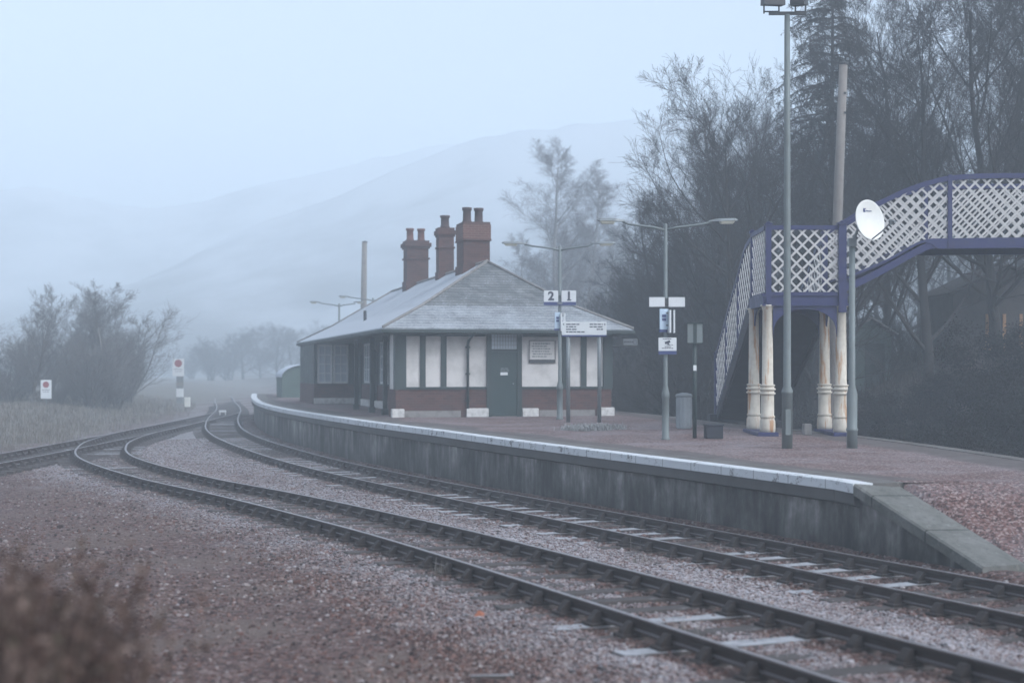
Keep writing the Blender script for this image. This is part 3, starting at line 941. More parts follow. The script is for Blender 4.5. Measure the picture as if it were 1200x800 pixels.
    for y0, xa, xb in ((402.5,624,644),(405.5,623,641),(408.5,624,645),(411.5,623,643),(414.5,624,646),(417.5,623,640)):
        x = fs(xa)
        while x < fs(xb):
            L = random.uniform(.03,.10); t.box(x,-.050,fz(y0+.8,s),min(x+L,fs(xb)),-.046,fz(y0-.5,s)); x += L+.022
    t.build('notice_lettering', M['galv'], n_)
    t = MB(); t.box(fs(619.3),-.058,fz(421,s),fs(620.6),-.0455,fz(398.6,s)); t.box(fs(649.4),-.058,fz(421,s),fs(650.7),-.0455,fz(398.6,s)); t.box(fs(620.7),-.058,fz(399.6,s),fs(649.3),-.0455,fz(398.4,s)); t.build('notice_frame', M['stone'], n_)
    # --- down pipes
    def pipe(x, y, name='drainpipe', neck=True):
        b = MB(); b.smooth = True
        pts = [(x,y,.05),(x,y,2.18)]
        if neck: pts += [(x+.02,y-.03,2.30),(x+.10,y-.22,2.44),(x+.13,y-.5,2.58)]
        b.tube(pts, .04, 8)
        b.smooth = False
        for z in (.5,1.3,2.1): b.cbox((x,y+.01,z),(.13,.07,.05))
        return b.build(name, M['green'], root)
    pipe(fs(547.5), -.10)
    pipe(rec-.12, 6.2, neck=False); pipe(rec-.12, 12.0, neck=False)
    # --- porch: posts, doors and windows on the inner wall
    for v in (2.6, 5.4, 9.2):
        b = MB(); b.cbox((.06,v,z_top/2+.1),(.13,.13,z_top-.2),0,.01); b.cbox((.06,v,.1),(.2,.2,.2),0,.02); b.build('porch_post', M['green'], root)
    def window(cx, cv, w, h, z0, face, nx=2, nz=4, mat='white_sign'):
        """face 'u-': looks towards -u (side); face 'v-': looks towards -v (front)"""
        def bx(mb, a0, a1, d0, d1, q0, q1):
            if face == 'v-': mb.box(cx+a0, cv-d1, q0, cx+a1, cv-d0, q1)
            else: mb.box(cx-d1, cv+a0, q0, cx-d0, cv+a1, q1)
        f = MB()
        bx(f,-w/2-.05,-w/2,.003,.06,z0-.05,z0+h+.05); bx(f,w/2,w/2+.05,.003,.06,z0-.05,z0+h+.05)
        bx(f,-w/2+.001,w/2-.001,.003,.06,z0-.05,z0); bx(f,-w/2+.001,w/2-.001,.003,.06,z0+h,z0+h+.05)
        wn = f.build('window', M['white_sign'], root)
        g = MB(); bx(g,-w/2+.001,w/2-.001,.006,.018,z0+.001,z0+h-.001); g.build('pane', M['glass'], wn)
        g = MB()
        for k in range(1,nx): x = -w/2+w*k/nx; bx(g,x-.018,x+.018,.02,.045,z0+.002,z0+h-.002)
        for k in range(1,nz): z = z0+h*k/nz; bx(g,-w/2+.002,w/2-.002,.02,.043,z-.016,z+.016)
        bx(g,-w/2+.002,-w/2+.03,.02,.05,z0+.002,z0+h-.002); bx(g,w/2-.03,w/2-.002,.02,.05,z0+.002,z0+h-.002)
        bx(g,-w/2+.031,w/2-.031,.02,.047,z0+.002,z0+.03); bx(g,-w/2+.031,w/2-.031,.02,.047,z0+h-.03,z0+h-.002)
        g.build('glazing_bars', M[mat], wn)
        return wn
    window(.0, bay_v, .52, 1.52, .90, 'v-'); window(.66, bay_v, .52, 1.52, .90, 'v-')
    for v in (10.2, 14.4): window(rec, v, 1.6, 1.45, .95, 'u-', 3, 3)
    for v in (7.9, 12.35, 16.6):
        b = MB(); b.box(rec-.06,v-.5,.02,rec-.0415,v+.5,2.05); d2 = b.build('porch_door', M['door_green'], root)
        b = MB(); b.lathe((rec-.09,v+.4,1.0),[(.02,-.02),(.03,0),(.02,.02)],8); b.build('door_handle', M['galv'], d2)
    b = MB(); b.box(.98,bay_v-.10,z_br+.01,rec+.02,bay_v-.004,z_top-.002); b.box(-.46,bay_v-.10,z_br+.01,-.33,bay_v-.004,z_top-.002); b.build('corner_board', M['green'], root)
    # --- roof: hipped, flatter towards the eaves
    x0,x1,y0,y1 = -O,W+O,-FR,D+FR
    b_, ze, zb, zr = 1.42, 2.66, 3.37, 4.86
    hw = (x1-x0)/2; hip = 3.15; xc = (x0+x1)/2
    e = [(x0,y0,ze),(x1,y0,ze),(x1,y1,ze),(x0,y1,ze)]
    q = [(x0+b_,y0+b_,zb),(x1-b_,y0+b_,zb),(x1-b_,y1-b_,zb),(x0+b_,y1-b_,zb)]
    rr = [(xc,y0+hip,zr),(xc,y1-hip,zr)]
    m = MB()
    for i in range(4):
        j = (i+1)%4; m.add([e[i],e[j],q[j],q[i]],[(0,1,2,3)])
    m.add([q[0],q[1],rr[0]],[(0,1,2)]); m.add([q[2],q[3],rr[1]],[(0,1,2)])
    m.add([q[1],q[2],rr[1],rr[0]],[(0,1,2,3)]); m.add([q[3],q[0],rr[0],rr[1]],[(0,1,2,3)])
    lift = [(p[0],p[1],p[2]-.10) for p in e]
    m.add([(p[0],p[1],p[2]) for p in e]+lift,[(0,1,5,4),(1,2,6,5),(2,3,7,6),(3,0,4,7)])
    roof = m.build('roof', M['slate'], root, fixn=False)
    # ridge and hip tiles
    m = MB(); m.smooth = True
    up = lambda p, d=.02: (p[0],p[1],p[2]+d)
    m.tube([up(rr[0]),up(rr[1])], .06, 8)
    for i, k in ((0,0),(1,0),(2,1),(3,1)): m.tube([up(e[i]),up(q[i]),up(rr[k])], .045, 8)
    m.build('ridge_tiles', M['stone'], roof)
    m = MB()
    m.box(x0+.02,y0+.02,ze-.17,x1-.02,y1-.02,ze-.14)
    m.build('soffit', M['green'], roof)
    m = MB()
    g0 = .05
    m.box(x0-g0,y0-g0,ze-.135,x1+g0,y0+.0,ze-.045); m.box(x0-g0,y1,ze-.135,x1+g0,y1+g0,ze-.045)
    m.box(x0-g0,y0+.002,ze-.135,x0,y1-.002,ze-.045); m.box(x1,y0+.002,ze-.135,x1+g0,y1-.002,ze-.045)
    m.build('gutter', M['green'], roof)
    # roof vent pipe stubs
    m = MB(); m.tube([(x0+1.2,11.3,3.1),(x0+1.2,11.3,3.62)],.06,8); m.build('vent_pipe', M['dark_metal'], roof)
    # --- three chimneys on the ridge
    def chimney(t, w, d, zt, pots, ptop, kind):
        y = y0+hip+t
        c = MB(); c.m = 0
        zb_ = zr-.55; h = zt
        def blk(a0, a1, ww, dd, mi=0):
            c.m = mi; c.box(xc-ww/2, y-dd/2, a0, xc+ww/2, y+dd/2, a1)
        if kind == 0:         # orange band at the head
            blk(zb_, h-.62, w*.94, d*.94); blk(h-.618, h-.56, w*1.03, d*1.03)
            blk(h-.558, h-.08, w, d, 1); blk(h-.078, h, w*.96, d*.96, 0)
            blk(zr-.55, zr-.0, w*1.02, d*1.02)
        else:
            blk(zb_, h-.75, w*.84, d*.84); blk(h-.748, h-.69, w*.94, d*.94); blk(h-.688, h-.32, w*.84, d*.84)
            blk(h-.318, h-.25, w*.94, d*.94); blk(h-.248, h-.10, w*1.04, d*1.04); blk(h-.098, h, w*.9, d*.9)
            blk(zr-.55, zr+.1, w*.93, d*.93)
        ch = c.build('chimney', [M['brick'], M['brick_orange']], roof)
        n = len(pots)
        for xo, yo, mat in pots:
            p = MB(); p.smooth = True
            r = .155 if n > 1 else .17
            p.lathe((xc+xo,y+yo,h-.002), [(r*1.05,0),(r*1.05,.06),(r*.92,.09),(r*.86,(ptop-h)*.8),(r*1.06,(ptop-h)*.84),(r*1.08,ptop-h),(r*.8,ptop-h),(r*.75,ptop-h-.05)], 14)
            p.build('chimney_pot', M[mat], roof if False else ch)
    dz = -C0.z
    chimney(2.1, .94, 1.2, 6.28, [(-.21,0,'pot_dark'),(.21,.1,'pot_dark')], 6.80, 0)
    chimney(6.9, .66, .66, 6.56, [(0,0,'pot_dark')], 7.02, 1)
    chimney(12.9, 1.03, 1.03, 6.59, [(-.24,0,'pot_red'),(.22,.05,'pot_red')], 7.10, 1)
    # --- hanging sign on the far corner of the front
    s0 = Vector((W+.06, .35, 0))
    h = MB(); Yh = C0.y+W*sa
    zb0, zb1 = fz(404.5,W), fz(396,W)
    hs = tag(empty('hanging_sign', C0+Vector((ca*(W+.55)-sa*.3, sa*(W+.55)+ca*.3, (zb0+zb1)/2)), 0), 'narrow grey sign board on a thin bracket sticking out beyond the station eaves', 'sign')
    h.box(-.40,-.025,-.10,.42,.025,.10); h.build('board', M['dark_metal'], hs)
    h = MB(); h.box(-.02,-.031,-.095,.415,-.026,.095); h.build('sign_face', M['galv'], hs)
    h = MB(); h.tube([(-.62,0,-.15),(.42,0,-.15)],.022,6); h.box(-.62,-.02,-.2,-.585,.02,.1); h.build('bracket', M['dark_metal'], hs)
    h = MB(); x=-.0
    for L in (.05,.035,.06,.04,.05): h.box(x,-.037,-.03,x+L,-.032,.03); x += L+.012
    h.box(.29,-.037,-.07,.31,-.032,.07); h.box(.375,-.037,-.07,.395,-.032,.07); h.box(.311,-.037,.05,.374,-.032,.07); h.box(.311,-.037,-.07,.374,-.032,-.05); h.box(.335,-.037,.0,.36,-.032,.03)
    h.build('sign_lettering', M['sign_dark'], hs)
make_station()
# ------------------------------------------------------------------ footbridge
def make_bridge():
    YF, YB = 33.3, 35.3; YM = 34.3
    zd0 = deck_z(33.5)
    def X(px): return xat(px, YF)
    def Z(py): return zat(py, YF)
    root = tag(empty('footbridge', (X(945), YM, zd0)), 'iron footbridge with white lattice sides and dark blue frames on cream columns', 'footbridge')
    org = Vector(root.location)
    def B(mb, name, mat, parent=None):
        o = mb.build(name, mat, parent or root)
        if parent is None: o.location = -org
        return o
    xl, xr = X(899.5), X(988)
    zfl, zrt = Z(350), Z(264)
    # lattice over a region: mp(s,z)->3D, limits lo(s), hi(s)
    def lattice(mb, s0, s1, lo, hi, mp, pitch=.27, w=.045, t=.014, slope=1.0):
        zmin = min(lo(s0+(s1-s0)*k/20) for k in range(21)); zmax = max(hi(s0+(s1-s0)*k/20) for k in range(21))
        for sg, off in ((1,-t*.6),(-1,t*.6)):
            k0 = s0-(zmax-zmin)/slope-.5 if sg>0 else s0-.2
            k1 = s1+.2 if sg>0 else s1+(zmax-zmin)/slope+.5
            c = math.floor(k0/pitch)*pitch
            while c < k1:
                run = None; L = (zmax-zmin)/slope
                N_ = max(60, int(L/.012))
                for i in range(N_+2):
                    u = i/N_*L if i <= N_ else L+9
                    s = c+sg*u; z = zmin+u*slope
                    ins = i <= N_ and s0 <= s <= s1 and lo(s) <= z <= hi(s)
                    if ins and run is None: run = (s,z)
                    if ins: last = (s,z)
                    if not ins and run is not None:
                        if abs(last[1]-run[1]) > .03:
                            p, q = mp(*run, off), mp(*last, off)
                            nrm = (mp(run[0],run[1],1)-mp(run[0],run[1],0)).normalized()
                            d = (q-p).normalized()
                            mb.bar(p, q, w, t, up=d.cross(nrm))
                        run = None
                c += pitch
    # --- columns with pedestals on blue plinths
    def column(px, y):
        x = px
        cb = MB(); cb.smooth = True
        h = zfl-.16-zd0
        prof = [(.172,0),(.178,.10),(.172,.26),(.158,.30),(.150,.33),(.168,.345),(.168,.375),(.148,.39),(.146,.82),(.15,.86),(.18,.875),(.18,.90),(.152,.915),(.152,.955),(.185,.97),(.185,1.0),(.15,1.015),(.15,1.05),(.17,1.06),(.17,1.085),(.128,1.10),(.112,h-.12),(.13,h-.10),(.13,h-.05),(.16,h-.03),(.16,h)]
        cb.lathe((x,y,zd0+.07), [(r,z*.985) for r,z in prof], 20)
        cb.smooth = False
        c_ = B(cb, 'column', M['column'])
        return c_
    for x, y in ((xl+.02,YF+.12),(xr-.02,YF+.12),(xl+.0,YB-.12),(xr-.02,YB-.12)): column(x,y)
    for xa in (xl, xr):
        b = MB(); b.cbox((xa,YM,zd0+.035),(.46,2.2,.10),0,.015); B(b,'column_plinth',M['bridge_blue'])
    # --- landing
    b = MB(); b.box(xl-.06,YF+.07,zfl-.03,xr+.06,YB-.07,zfl+.03); B(b,'landing_deck',M['bridge_dark'])
    b = MB()
    b.box(xl-.10,YF,zfl-.16,xr+.10,YF+.065,zfl+.10); b.box(xl-.10,YB-.065,zfl-.16,xr+.10,YB,zfl+.10)
    b.box(xl-.10,YF+.066,zfl-.16,xl-.04,YB-.066,zfl+.10); b.box(xr+.04,YF+.066,zfl-.16,xr+.10,YB-.066,zfl+.10)
    B(b,'landing_girder',M['bridge_blue'])
    b = MB()       # moulded lip
    b.box(xl-.13,YF-.035,zfl+.06,xr+.13,YF-.002,zfl+.11); b.box(xl-.12,YF-.025,zfl-.16,xr+.12,YF-.002,zfl-.11)
    B(b,'girder_moulding',M['bridge_blue'])
    # arched spandrel brackets under the landing, front and back
    for y in (YF+.03, YB-.06):
        b = MB(); zt = zfl-.162; n = 14; a0, a1 = xl+.13, xr-.13; rise = .62
        cx = (a0+a1)/2; hw = (a1-a0)/2
        arc = [(cx-hw*math.cos(math.pi*k/n), zt-.06-rise+rise*math.sin(math.pi*k/n)**.75) for k in range(n+1)]
        for (xa,za),(xb,zb) in zip(arc[:-1],arc[1:]):
            b.add([(xa,y,za),(xb,y,zb),(xb,y,zt),(xa,y,zt),(xa,y+.05,za),(xb,y+.05,zb),(xb,y+.05,zt),(xa,y+.05,zt)],
                  [(0,1,2,3),(7,6,5,4),(0,4,5,1),(3,2,6,7)])
        B(b,'arch_bracket',M['bridge_blue'])
    for x in (xl, xr):
        b = MB()
        for sg,yb in ((1,YF+.22),(-1,YB-.22)):
            n = 8; zt = zfl-.162
            arc = [(yb+sg*.5*(1-math.cos(math.pi/2*k/n)), zt-.5+.47*math.sin(math.pi/2*k/n)) for k in range(n+1)]
            for (ya,za),(yc,zc) in zip(arc[:-1],arc[1:]):
                b.add([(x-.02,ya,za),(x-.02,yc,zc),(x-.02,yc,zt),(x-.02,ya,zt),(x+.02,ya,za),(x+.02,yc,zc),(x+.02,yc,zt),(x+.02,ya,zt)],
                      [(0,1,2,3),(7,6,5,4),(0,4,5,1),(3,2,6,7)])
        B(b,'side_bracket',M['bridge_blue'])
    # --- newel posts
    def newel(x, y, z0, z1, w=.13):
        b = MB(); b.cbox((x,y,(z0+z1)/2),(w,w,z1-z0)); b.cbox((x,y,z1+.02),(w+.05,w+.05,.04)); b.lathe((x,y,z1+.04),[(.05,0),(.06,.02),(.02,.05)],8)
        B(b,'newel_post',M['bridge_blue'])
    newel(xl+.02,YF+.02,zfl-.1,zrt,.12); newel(xr-.02,YF+.02,zfl-.3,zrt+.02,.17)
    newel(xl-.02,YB-.04,zfl-.1,zrt,.10); newel(xr,YB-.04,zfl-.3,zrt,.12)
    # --- landing lattice panels and rails
    top = lambda s: zrt-.07; bot = lambda s: zfl+.12
    b = MB(); lattice(b, xl+.08, xr-.11, bot, top, lambda s,z,o: Vector((s,YF+.02+o,z))); B(b,'lattice_panel',M['lattice'])
    b = MB(); b.box(xl+.085,YF-.01,zrt-.10,xr-.11,YF+.05,zrt); b.box(xl+.085,YF-.005,zfl+.105,xr-.11,YF+.045,zfl+.15); B(b,'handrail',M['bridge_blue'])
    b = MB(); lattice(b, YF+.1, YB-.1, bot, top, lambda s,z,o: Vector((xl-.03+o,s,z))); B(b,'lattice_panel',M['lattice'])
    b = MB(); b.box(xl-.06,YF+.085,zrt-.10,xl,YB-.095,zrt); b.box(xl-.055,YF+.085,zfl+.105,xl-.005,YB-.095,zfl+.15); B(b,'handrail',M['bridge_blue'])
    # --- staircase going down along the platform, away from the viewpoint
    Y1 = 42.3; zb = deck_z(42.3); n = 17
    run = Y1-YB; rise = zfl-zb
    xs = lambda y: (y-YB)/run*.12       # slight drift
    zl = lambda y: zfl - rise*(y-YB)/run
    b = MB()
    for k in range(n):
        y = YB+run*(k+.5)/n; z = zfl-rise*(k+1)/(n+1)
        b.box(xl+.05+xs(y), y-run/n/2, z-.035, xr-.05+xs(y), y+run/n/2+.02, z)
        b.box(xl+.05+xs(y), y-run/n/2, z+.002, xr-.05+xs(y), y-run/n/2+.02, z+rise/(n+1)-.036)
    B(b,'stair_treads',M['bridge_dark'])
    b = MB(); b.add([(xl+.03,YB,zfl-.24),(xr-.03,YB,zfl-.24),(xr+.09,Y1-.4,zb+.03),(xl+.15,Y1-.4,zb+.03),(xl+.03,YB,zfl-.20),(xr-.03,YB,zfl-.20),(xr+.09,Y1-.4,zb+.07),(xl+.15,Y1-.4,zb+.07)],[(3,2,1,0),(4,5,6,7),(0,1,5,4),(1,2,6,5),(2,3,7,6),(3,0,4,7)]); B(b,'stair_soffit',M['bridge_dark'])
    for x in (xl-.03, xr+.03):
        b = MB()
        p = [(YB-.02,zfl-.34),(Y1-.35,zb-.0),(Y1+.1,zb+.0),(Y1+.1,zb+.22),(YB-.02,zfl+.16)]
        pts = [(x-.025+xs(y),y,z) for y,z in p]+[(x+.025+xs(y),y,z) for y,z in p]
        b.add(pts,[(0,1,2,3,4),(9,8,7,6,5)]+[(i,5+i,5+(i+1)%5,(i+1)%5) for i in range(5)])
        B(b,'stringer',M['bridge_dark'])
        gr_ = lambda y: 1.50+.30*min(1,max(0,(y-YB)/1.0)); lo = lambda y: zl(y)+.16; hi = lambda y: zl(y)+gr_(y)-.02
        b = MB(); lattice(b, YB+.02, Y1-.05, lo, hi, lambda s,z,o,x=x: Vector((x+xs(s)+o,s,z)), .36, .040); B(b,'lattice_panel',M['lattice'])
        b = MB()
        for h0,h1,t in ((-.04,.08,.03),(.12,.17,.028)):
          q0 = (lambda y: gr_(y)) if h0 < 0 else (lambda y: 0)
          for ya,yb in ((YB,YB+1.0),(YB+1.0,Y1)):
            p = [(ya,zl(ya)+h0+q0(ya)),(yb,zl(yb)+h0+q0(yb)),(yb,zl(yb)+h1+q0(yb)),(ya,zl(ya)+h1+q0(ya))]
            pts = [(x-t+xs(y),y,z) for y,z in p]+[(x+t+xs(y),y,z) for y,z in p]
            b.add(pts,[(0,1,2,3),(7,6,5,4),(0,4,5,1),(1,5,6,2),(2,6,7,3),(3,7,4,0)])
        for f in (.34,.68):
            y = YB+run*f; b.box(x-.035+xs(y),y-.05,zl(y)-.05,x+.035+xs(y),y+.05,zl(y)+1.78)
        B(b,'handrail',M['bridge_blue'])
        newel(x+xs(Y1),Y1,zb-.02,zb+1.86,.12)
    b = MB(); b.box(xl-.25+.12,Y1-.35,zb-.05,xr+.25+.12,Y1+.35,zb+.17); B(b,'foot_step',M['bridge_dark'])
    # --- arched span to the far bank
    XE = 14.6; xp = X(1113)
    ztop = [(X(988),Z(262)),(X(1012),Z(247)),(X(1030),Z(236)),(X(1060),Z(221)),(X(1090),Z(211)),(X(1113),Z(206)),(X(1150),Z(203.5)),(X(1200),Z(203)),(XE,Z(203.5))]
    zbot = [(X(988),Z(327)),(X(1005),Z(319)),(X(1040),Z(304)),(X(1068),Z(288)),(X(1085),Z(281)),(X(1113),Z(280)),(X(1200),Z(279)),(XE,Z(279))]
    ztop = [tuple(p) for p in resample(ztop,.08)]; zbot = [tuple(p) for p in resample(zbot,.08)]
    tp = lambda s: float(np.interp(s,[a for a,_ in ztop],[c for _,c in ztop]))
    bt = lambda s: float(np.interp(s,[a for a,_ in zbot],[c for _,c in zbot]))
    ss = [X(990)+.06+(XE-X(990)-.06)*k/46 for k in range(47)]
    for y in (YF+.02, YB-.04):
        b = MB(); lattice(b, ss[0], XE, lambda s: bt(s)-.02, lambda s: tp(s)-.06, lambda s,z,o,y=y: Vector((s,y+o,z)), .265, .045); B(b,'lattice_panel',M['lattice'])
        for nm, lo, hi, t in (('span_handrail', lambda s: tp(s)-.115, lambda s: tp(s), .05),('span_girder', lambda s: bt(s)-.05-.17*sm((s-X(1085))/.3), lambda s: bt(s)+.012, .045)):
            b = MB()
            for a, c in zip(ss[:-1], ss[1:]):
                b.add([(a,y-t,lo(a)),(c,y-t,lo(c)),(c,y-t,hi(c)),(a,y-t,hi(a)),(a,y+t,lo(a)),(c,y+t,lo(c)),(c,y+t,hi(c)),(a,y+t,hi(a))],
                      [(0,1,2,3),(7,6,5,4),(0,4,5,1),(3,2,6,7)])
            B(b,nm,M['bridge_blue'])
        # lower curved girder under the sloping part
        lg = [(X(990),Z(341)),(X(1005),Z(336)),(X(1040),Z(318)),(X(1065),Z(304)),(X(1090),Z(292)),(X(1113),Z(291))]
        lg = [tuple(p) for p in resample(lg,.12)]
        b = MB()
        for (a,za),(c,zc) in zip(lg[:-1],lg[1:]):
            h = .17
            b.add([(a,y-.03,za),(c,y-.03,zc),(c,y-.03,zc+h),(a,y-.03,za+h),(a,y+.03,za),(c,y+.03,zc),(c,y+.03,zc+h),(a,y+.03,za+h)],
                  [(0,1,2,3),(7,6,5,4),(0,4,5,1),(3,2,6,7)])
        B(b,'arched_girder',M['bridge_blue'])
        for xx in (xp, xp+2.55, XE):
            b = MB(); b.box(xx-.045,y-.06,bt(xx)-.22,xx+.045,y+.06,tp(xx)+.02); B(b,'span_post',M['bridge_blue'])
    b = MB()
    for a, c in zip(ss[:-1], ss[1:]):
        b.add([(a,YF+.07,bt(a)-.06),(c,YF+.07,bt(c)-.06),(c,YB-.09,bt(c)-.06),(a,YB-.09,bt(a)-.06),(a,YF+.07,bt(a)-.02),(c,YF+.07,bt(c)-.02),(c,YB-.09,bt(c)-.02),(a,YB-.09,bt(a)-.02)],
              [(0,1,2,3),(7,6,5,4),(0,4,5,1),(3,2,6,7)])
    B(b,'span_deck',M['bridge_dark'])
    for y in (YF+.1, YB-.1):
        cb = MB(); cb.smooth = True
        g = ground_z(XE-.1,y); cb.lathe((XE-.1,y,g-.1),[(.16,0),(.16,.5),(.12,.6),(.10,bt(XE)-.25-g)],16); B(cb,'column',M['column'])
make_bridge()
# ------------------------------------------------------------------ platform furniture
def lamp_root(name, label, base, top, arms, rlow=.075, rup=.045, hlow=1.05, arm_rise=.02, yaw=0.0):
    """double armed platform lamp; arms: list of (reach, lantern length)"""
    rt = tag(empty(name, base, yaw), label, 'lamp post', 'double armed lamps along the platform')
    h = top-base.z
    b = MB(); b.smooth = True
    b.lathe((0,0,-.02),[(rlow*1.25,0),(rlow*1.25,.05),(rlow,.07),(rlow,hlow-.14),(rlow*1.12,hlow-.13),(rlow*1.12,hlow-.04),(rlow*.95,hlow),(rup*1.25,hlow+.08),(rup,hlow+.12),(rup*.85,h-.02),(rup*.5,h)],14)
    b.build('post', M['galv_old'], rt)
    for reach, ll in arms:
        sg = 1 if reach > 0 else -1
        b = MB(); b.smooth = True
        b.tube([(0,0,h-.16),(sg*.25,0,h-.10),(sg*.8,0,h-.03),(reach-sg*ll*.9,0,h+arm_rise)],[.030,.027,.024,.022],8)
        ar = b.build('arm', M['galv_old'], rt)
        # lantern: tapered canopy with a shallow bowl under it
        b = MB(); x0, x1 = reach-sg*ll, reach
        prof = [(0,.035,.03),(.18,.05,.05),(.35,.085,.06),(.9,.095,.055),(1,.06,.03)]
        vs = []; 
        for t, w, hh in prof:
            x = x0+(x1-x0)*t; z = h+arm_rise+.02*t
            vs += [(x,-w,z),(x,w,z),(x,w*.7,z+hh),(x,-w*.7,z+hh)]
        fs = [(0,1,2,3)]+[(i*4+k,i*4+(k+1)%4,i*4+4+(k+1)%4,i*4+4+k) for i in range(len(prof)-1) for k in range(4)]+[(19,18,17,16)]
        b.add(vs,fs); lh = b.build('lantern', M['galv'], rt)
        b = MB(); vs = []
        pr = [(.36,.07,.0),(.42,.08,-.05),(.84,.085,-.055),(.92,.07,0)]
        for t, w, hh in pr:
            x = x0+(x1-x0)*t; z = h+arm_rise+.02*t-.002
            vs += [(x,-w,z),(x,w,z),(x,w*.75,z+hh-.004),(x,-w*.75,z+hh-.004)]
        b.add(vs,[(0,1,2,3)]+[(i*4+k,i*4+(k+1)%4,i*4+4+(k+1)%4,i*4+4+k) for i in range(3) for k in range(4)]+[(15,14,13,12)])
        b.build('bowl', M['lantern'], lh)
    return rt

def sign_box(parent_name, label, cat, loc, w, h, d=.03, mat='white_sign', yaw=0.0, strip=0.0, group=None):
    rt = tag(empty(parent_name, loc, yaw), label, cat, group)
    b = MB(); b.cbox((0,0,0),(w,d,h),0,.004); b.build('panel', M[mat], rt)
    if strip:
        b = MB(); b.cbox((0,-.0,-h/2-strip/2-.001),(w,d+.006,strip),0,.003); b.build('coloured_strip', M['sign_blue'], rt)
    return rt

def dashes(mb, x0, x1, z, h, y, lo=.02, hi=.07, gap=.014, seed=0):
    rs = random.Random(seed); x = x0
    while x < x1-.01:
        L = min(rs.uniform(lo,hi), x1-x); mb.box(x, y-.003, z-h/2, x+L, y, z+h/2); x += L+gap

# --- lamp beside the footbridge, with its signs
pA = at(780, 515)
lamp_root('platform_lamp', 'double armed lamp post carrying a camera notice and a blank name panel', pA, zat(261,pA.y), ((xat(700,pA.y)-pA.x,.60),(xat(864,pA.y)-pA.x,.60)))
def sA(px, py): return Vector((xat(px,pA.y), pA.y-.09, zat(py,pA.y)))
kA = pA.y/FPX
def two_panel():
    rt = tag(empty('platform_name_panel', sA(781,354), 0), 'blank white panel in two halves clamped across the lamp post above the camera notice', 'sign')
    for a, c in ((760.3,778.5),(783,802)):
        b = MB(); b.cbox((((a+c)/2-781)*kA,0,0),((c-a)*kA,.03,11*kA),0,.004); pn = b.build('panel', M['white_sign'], rt)
        b = MB(); w=(c-a)*kA; x=((a+c)/2-781)*kA; h=11*kA
        for q in ((x-w/2-.012,-.02,-h/2-.012,x+w/2+.012,.02,-h/2-.001),(x-w/2-.012,-.02,h/2+.001,x+w/2+.012,.02,h/2+.012)): b.box(*q)
        b.build('frame_edge', M['galv'], pn)
    b = MB(); b.cbox((0,.03,0),(.11,.06,.15)); b.build('clamp', M['dark_metal'], rt)
two_panel()
def leaf_signs(px0, px1, y0, y1, Y, xpost, label):
    """two blades, one turned towards the viewpoint, the other edge on"""
    zc = (zat(y0,Y)+zat(y1,Y))/2; h = (y1-y0)*Y/FPX
    rt = tag(empty('blade_sign', (xpost,Y,zc), 0), label, 'sign')
    k = Y/FPX; w = (px1-px0)*k
    b = MB(); c = Vector((xat((px0+px1)/2,Y)-xpost, -.06, 0))
    b.cbox(c,(w*1.12,.02,h),R(26),.003); bl = b.build('blade', M['sign_pale_blue'], rt)
    b = MB()
    for dz in (.16,-.02):
        b.cbox(c+Vector((.0,-.016,h*dz)),(w*.5,.012,h*.13),R(26))
    b.build('sign_symbol', M['sign_blue'], bl)
    b = MB(); b.cbox(c+Vector((-.02,.0,-h/2-.03)),(w*1.0,.024,.055),R(26)); b.build('coloured_strip', M['sign_blue'], bl)
    b = MB(); b.cbox((c.x+w/2+.01,-.02,-.05),(.035,.30,h*1.1),R(8)); b.cbox((c.x+w/2+.125,-.02,-.05),(.035,.30,h*1.1),R(-4)); b.build('blade_edge', M['white_sign'], rt)
    b = MB(); b.cbox((0,.0,h*.3),(.13,.10,.03)); b.cbox((0,.0,-h*.3),(.13,.10,.03)); b.build('clamp', M['galv'], rt)
leaf_signs(772.5,783,362,386,pA.y-.05,pA.x,'pale blue blade sign on the lamp post between its blank panel and camera notice')
def cctv():
    w, h = 21*kA, 15.5*kA
    rt = sign_box('camera_notice', 'white notice with a security camera symbol over a blue strip on the lamp post', 'sign', sA(781.7,403.3), w, h, .025, strip=4*kA)
    b = MB(); y = -.013
    b.bar((-.055,y-.003,.022),(.055,y-.003,.062),.05,.006,up=(0,0,1))
    b.bar((-.012,y-.003,.0),(.04,y-.003,-.012),.02,.006); b.box(.015,y-.006,-.012,.03,y,.03)
    dashes(b,-.10,.09,h/2-.03,.014,y,.02,.04,.008,3)
    dashes(b,.03,.12,-.02,.012,y,.02,.04,.008,4); dashes(b,-.06,.07,-.052,.014,y,.02,.05,.008,5); dashes(b,-.12,.12,-.085,.014,y,.02,.05,.008,6)
    b.build('camera_symbol', M['sign_dark'], rt)
cctv()

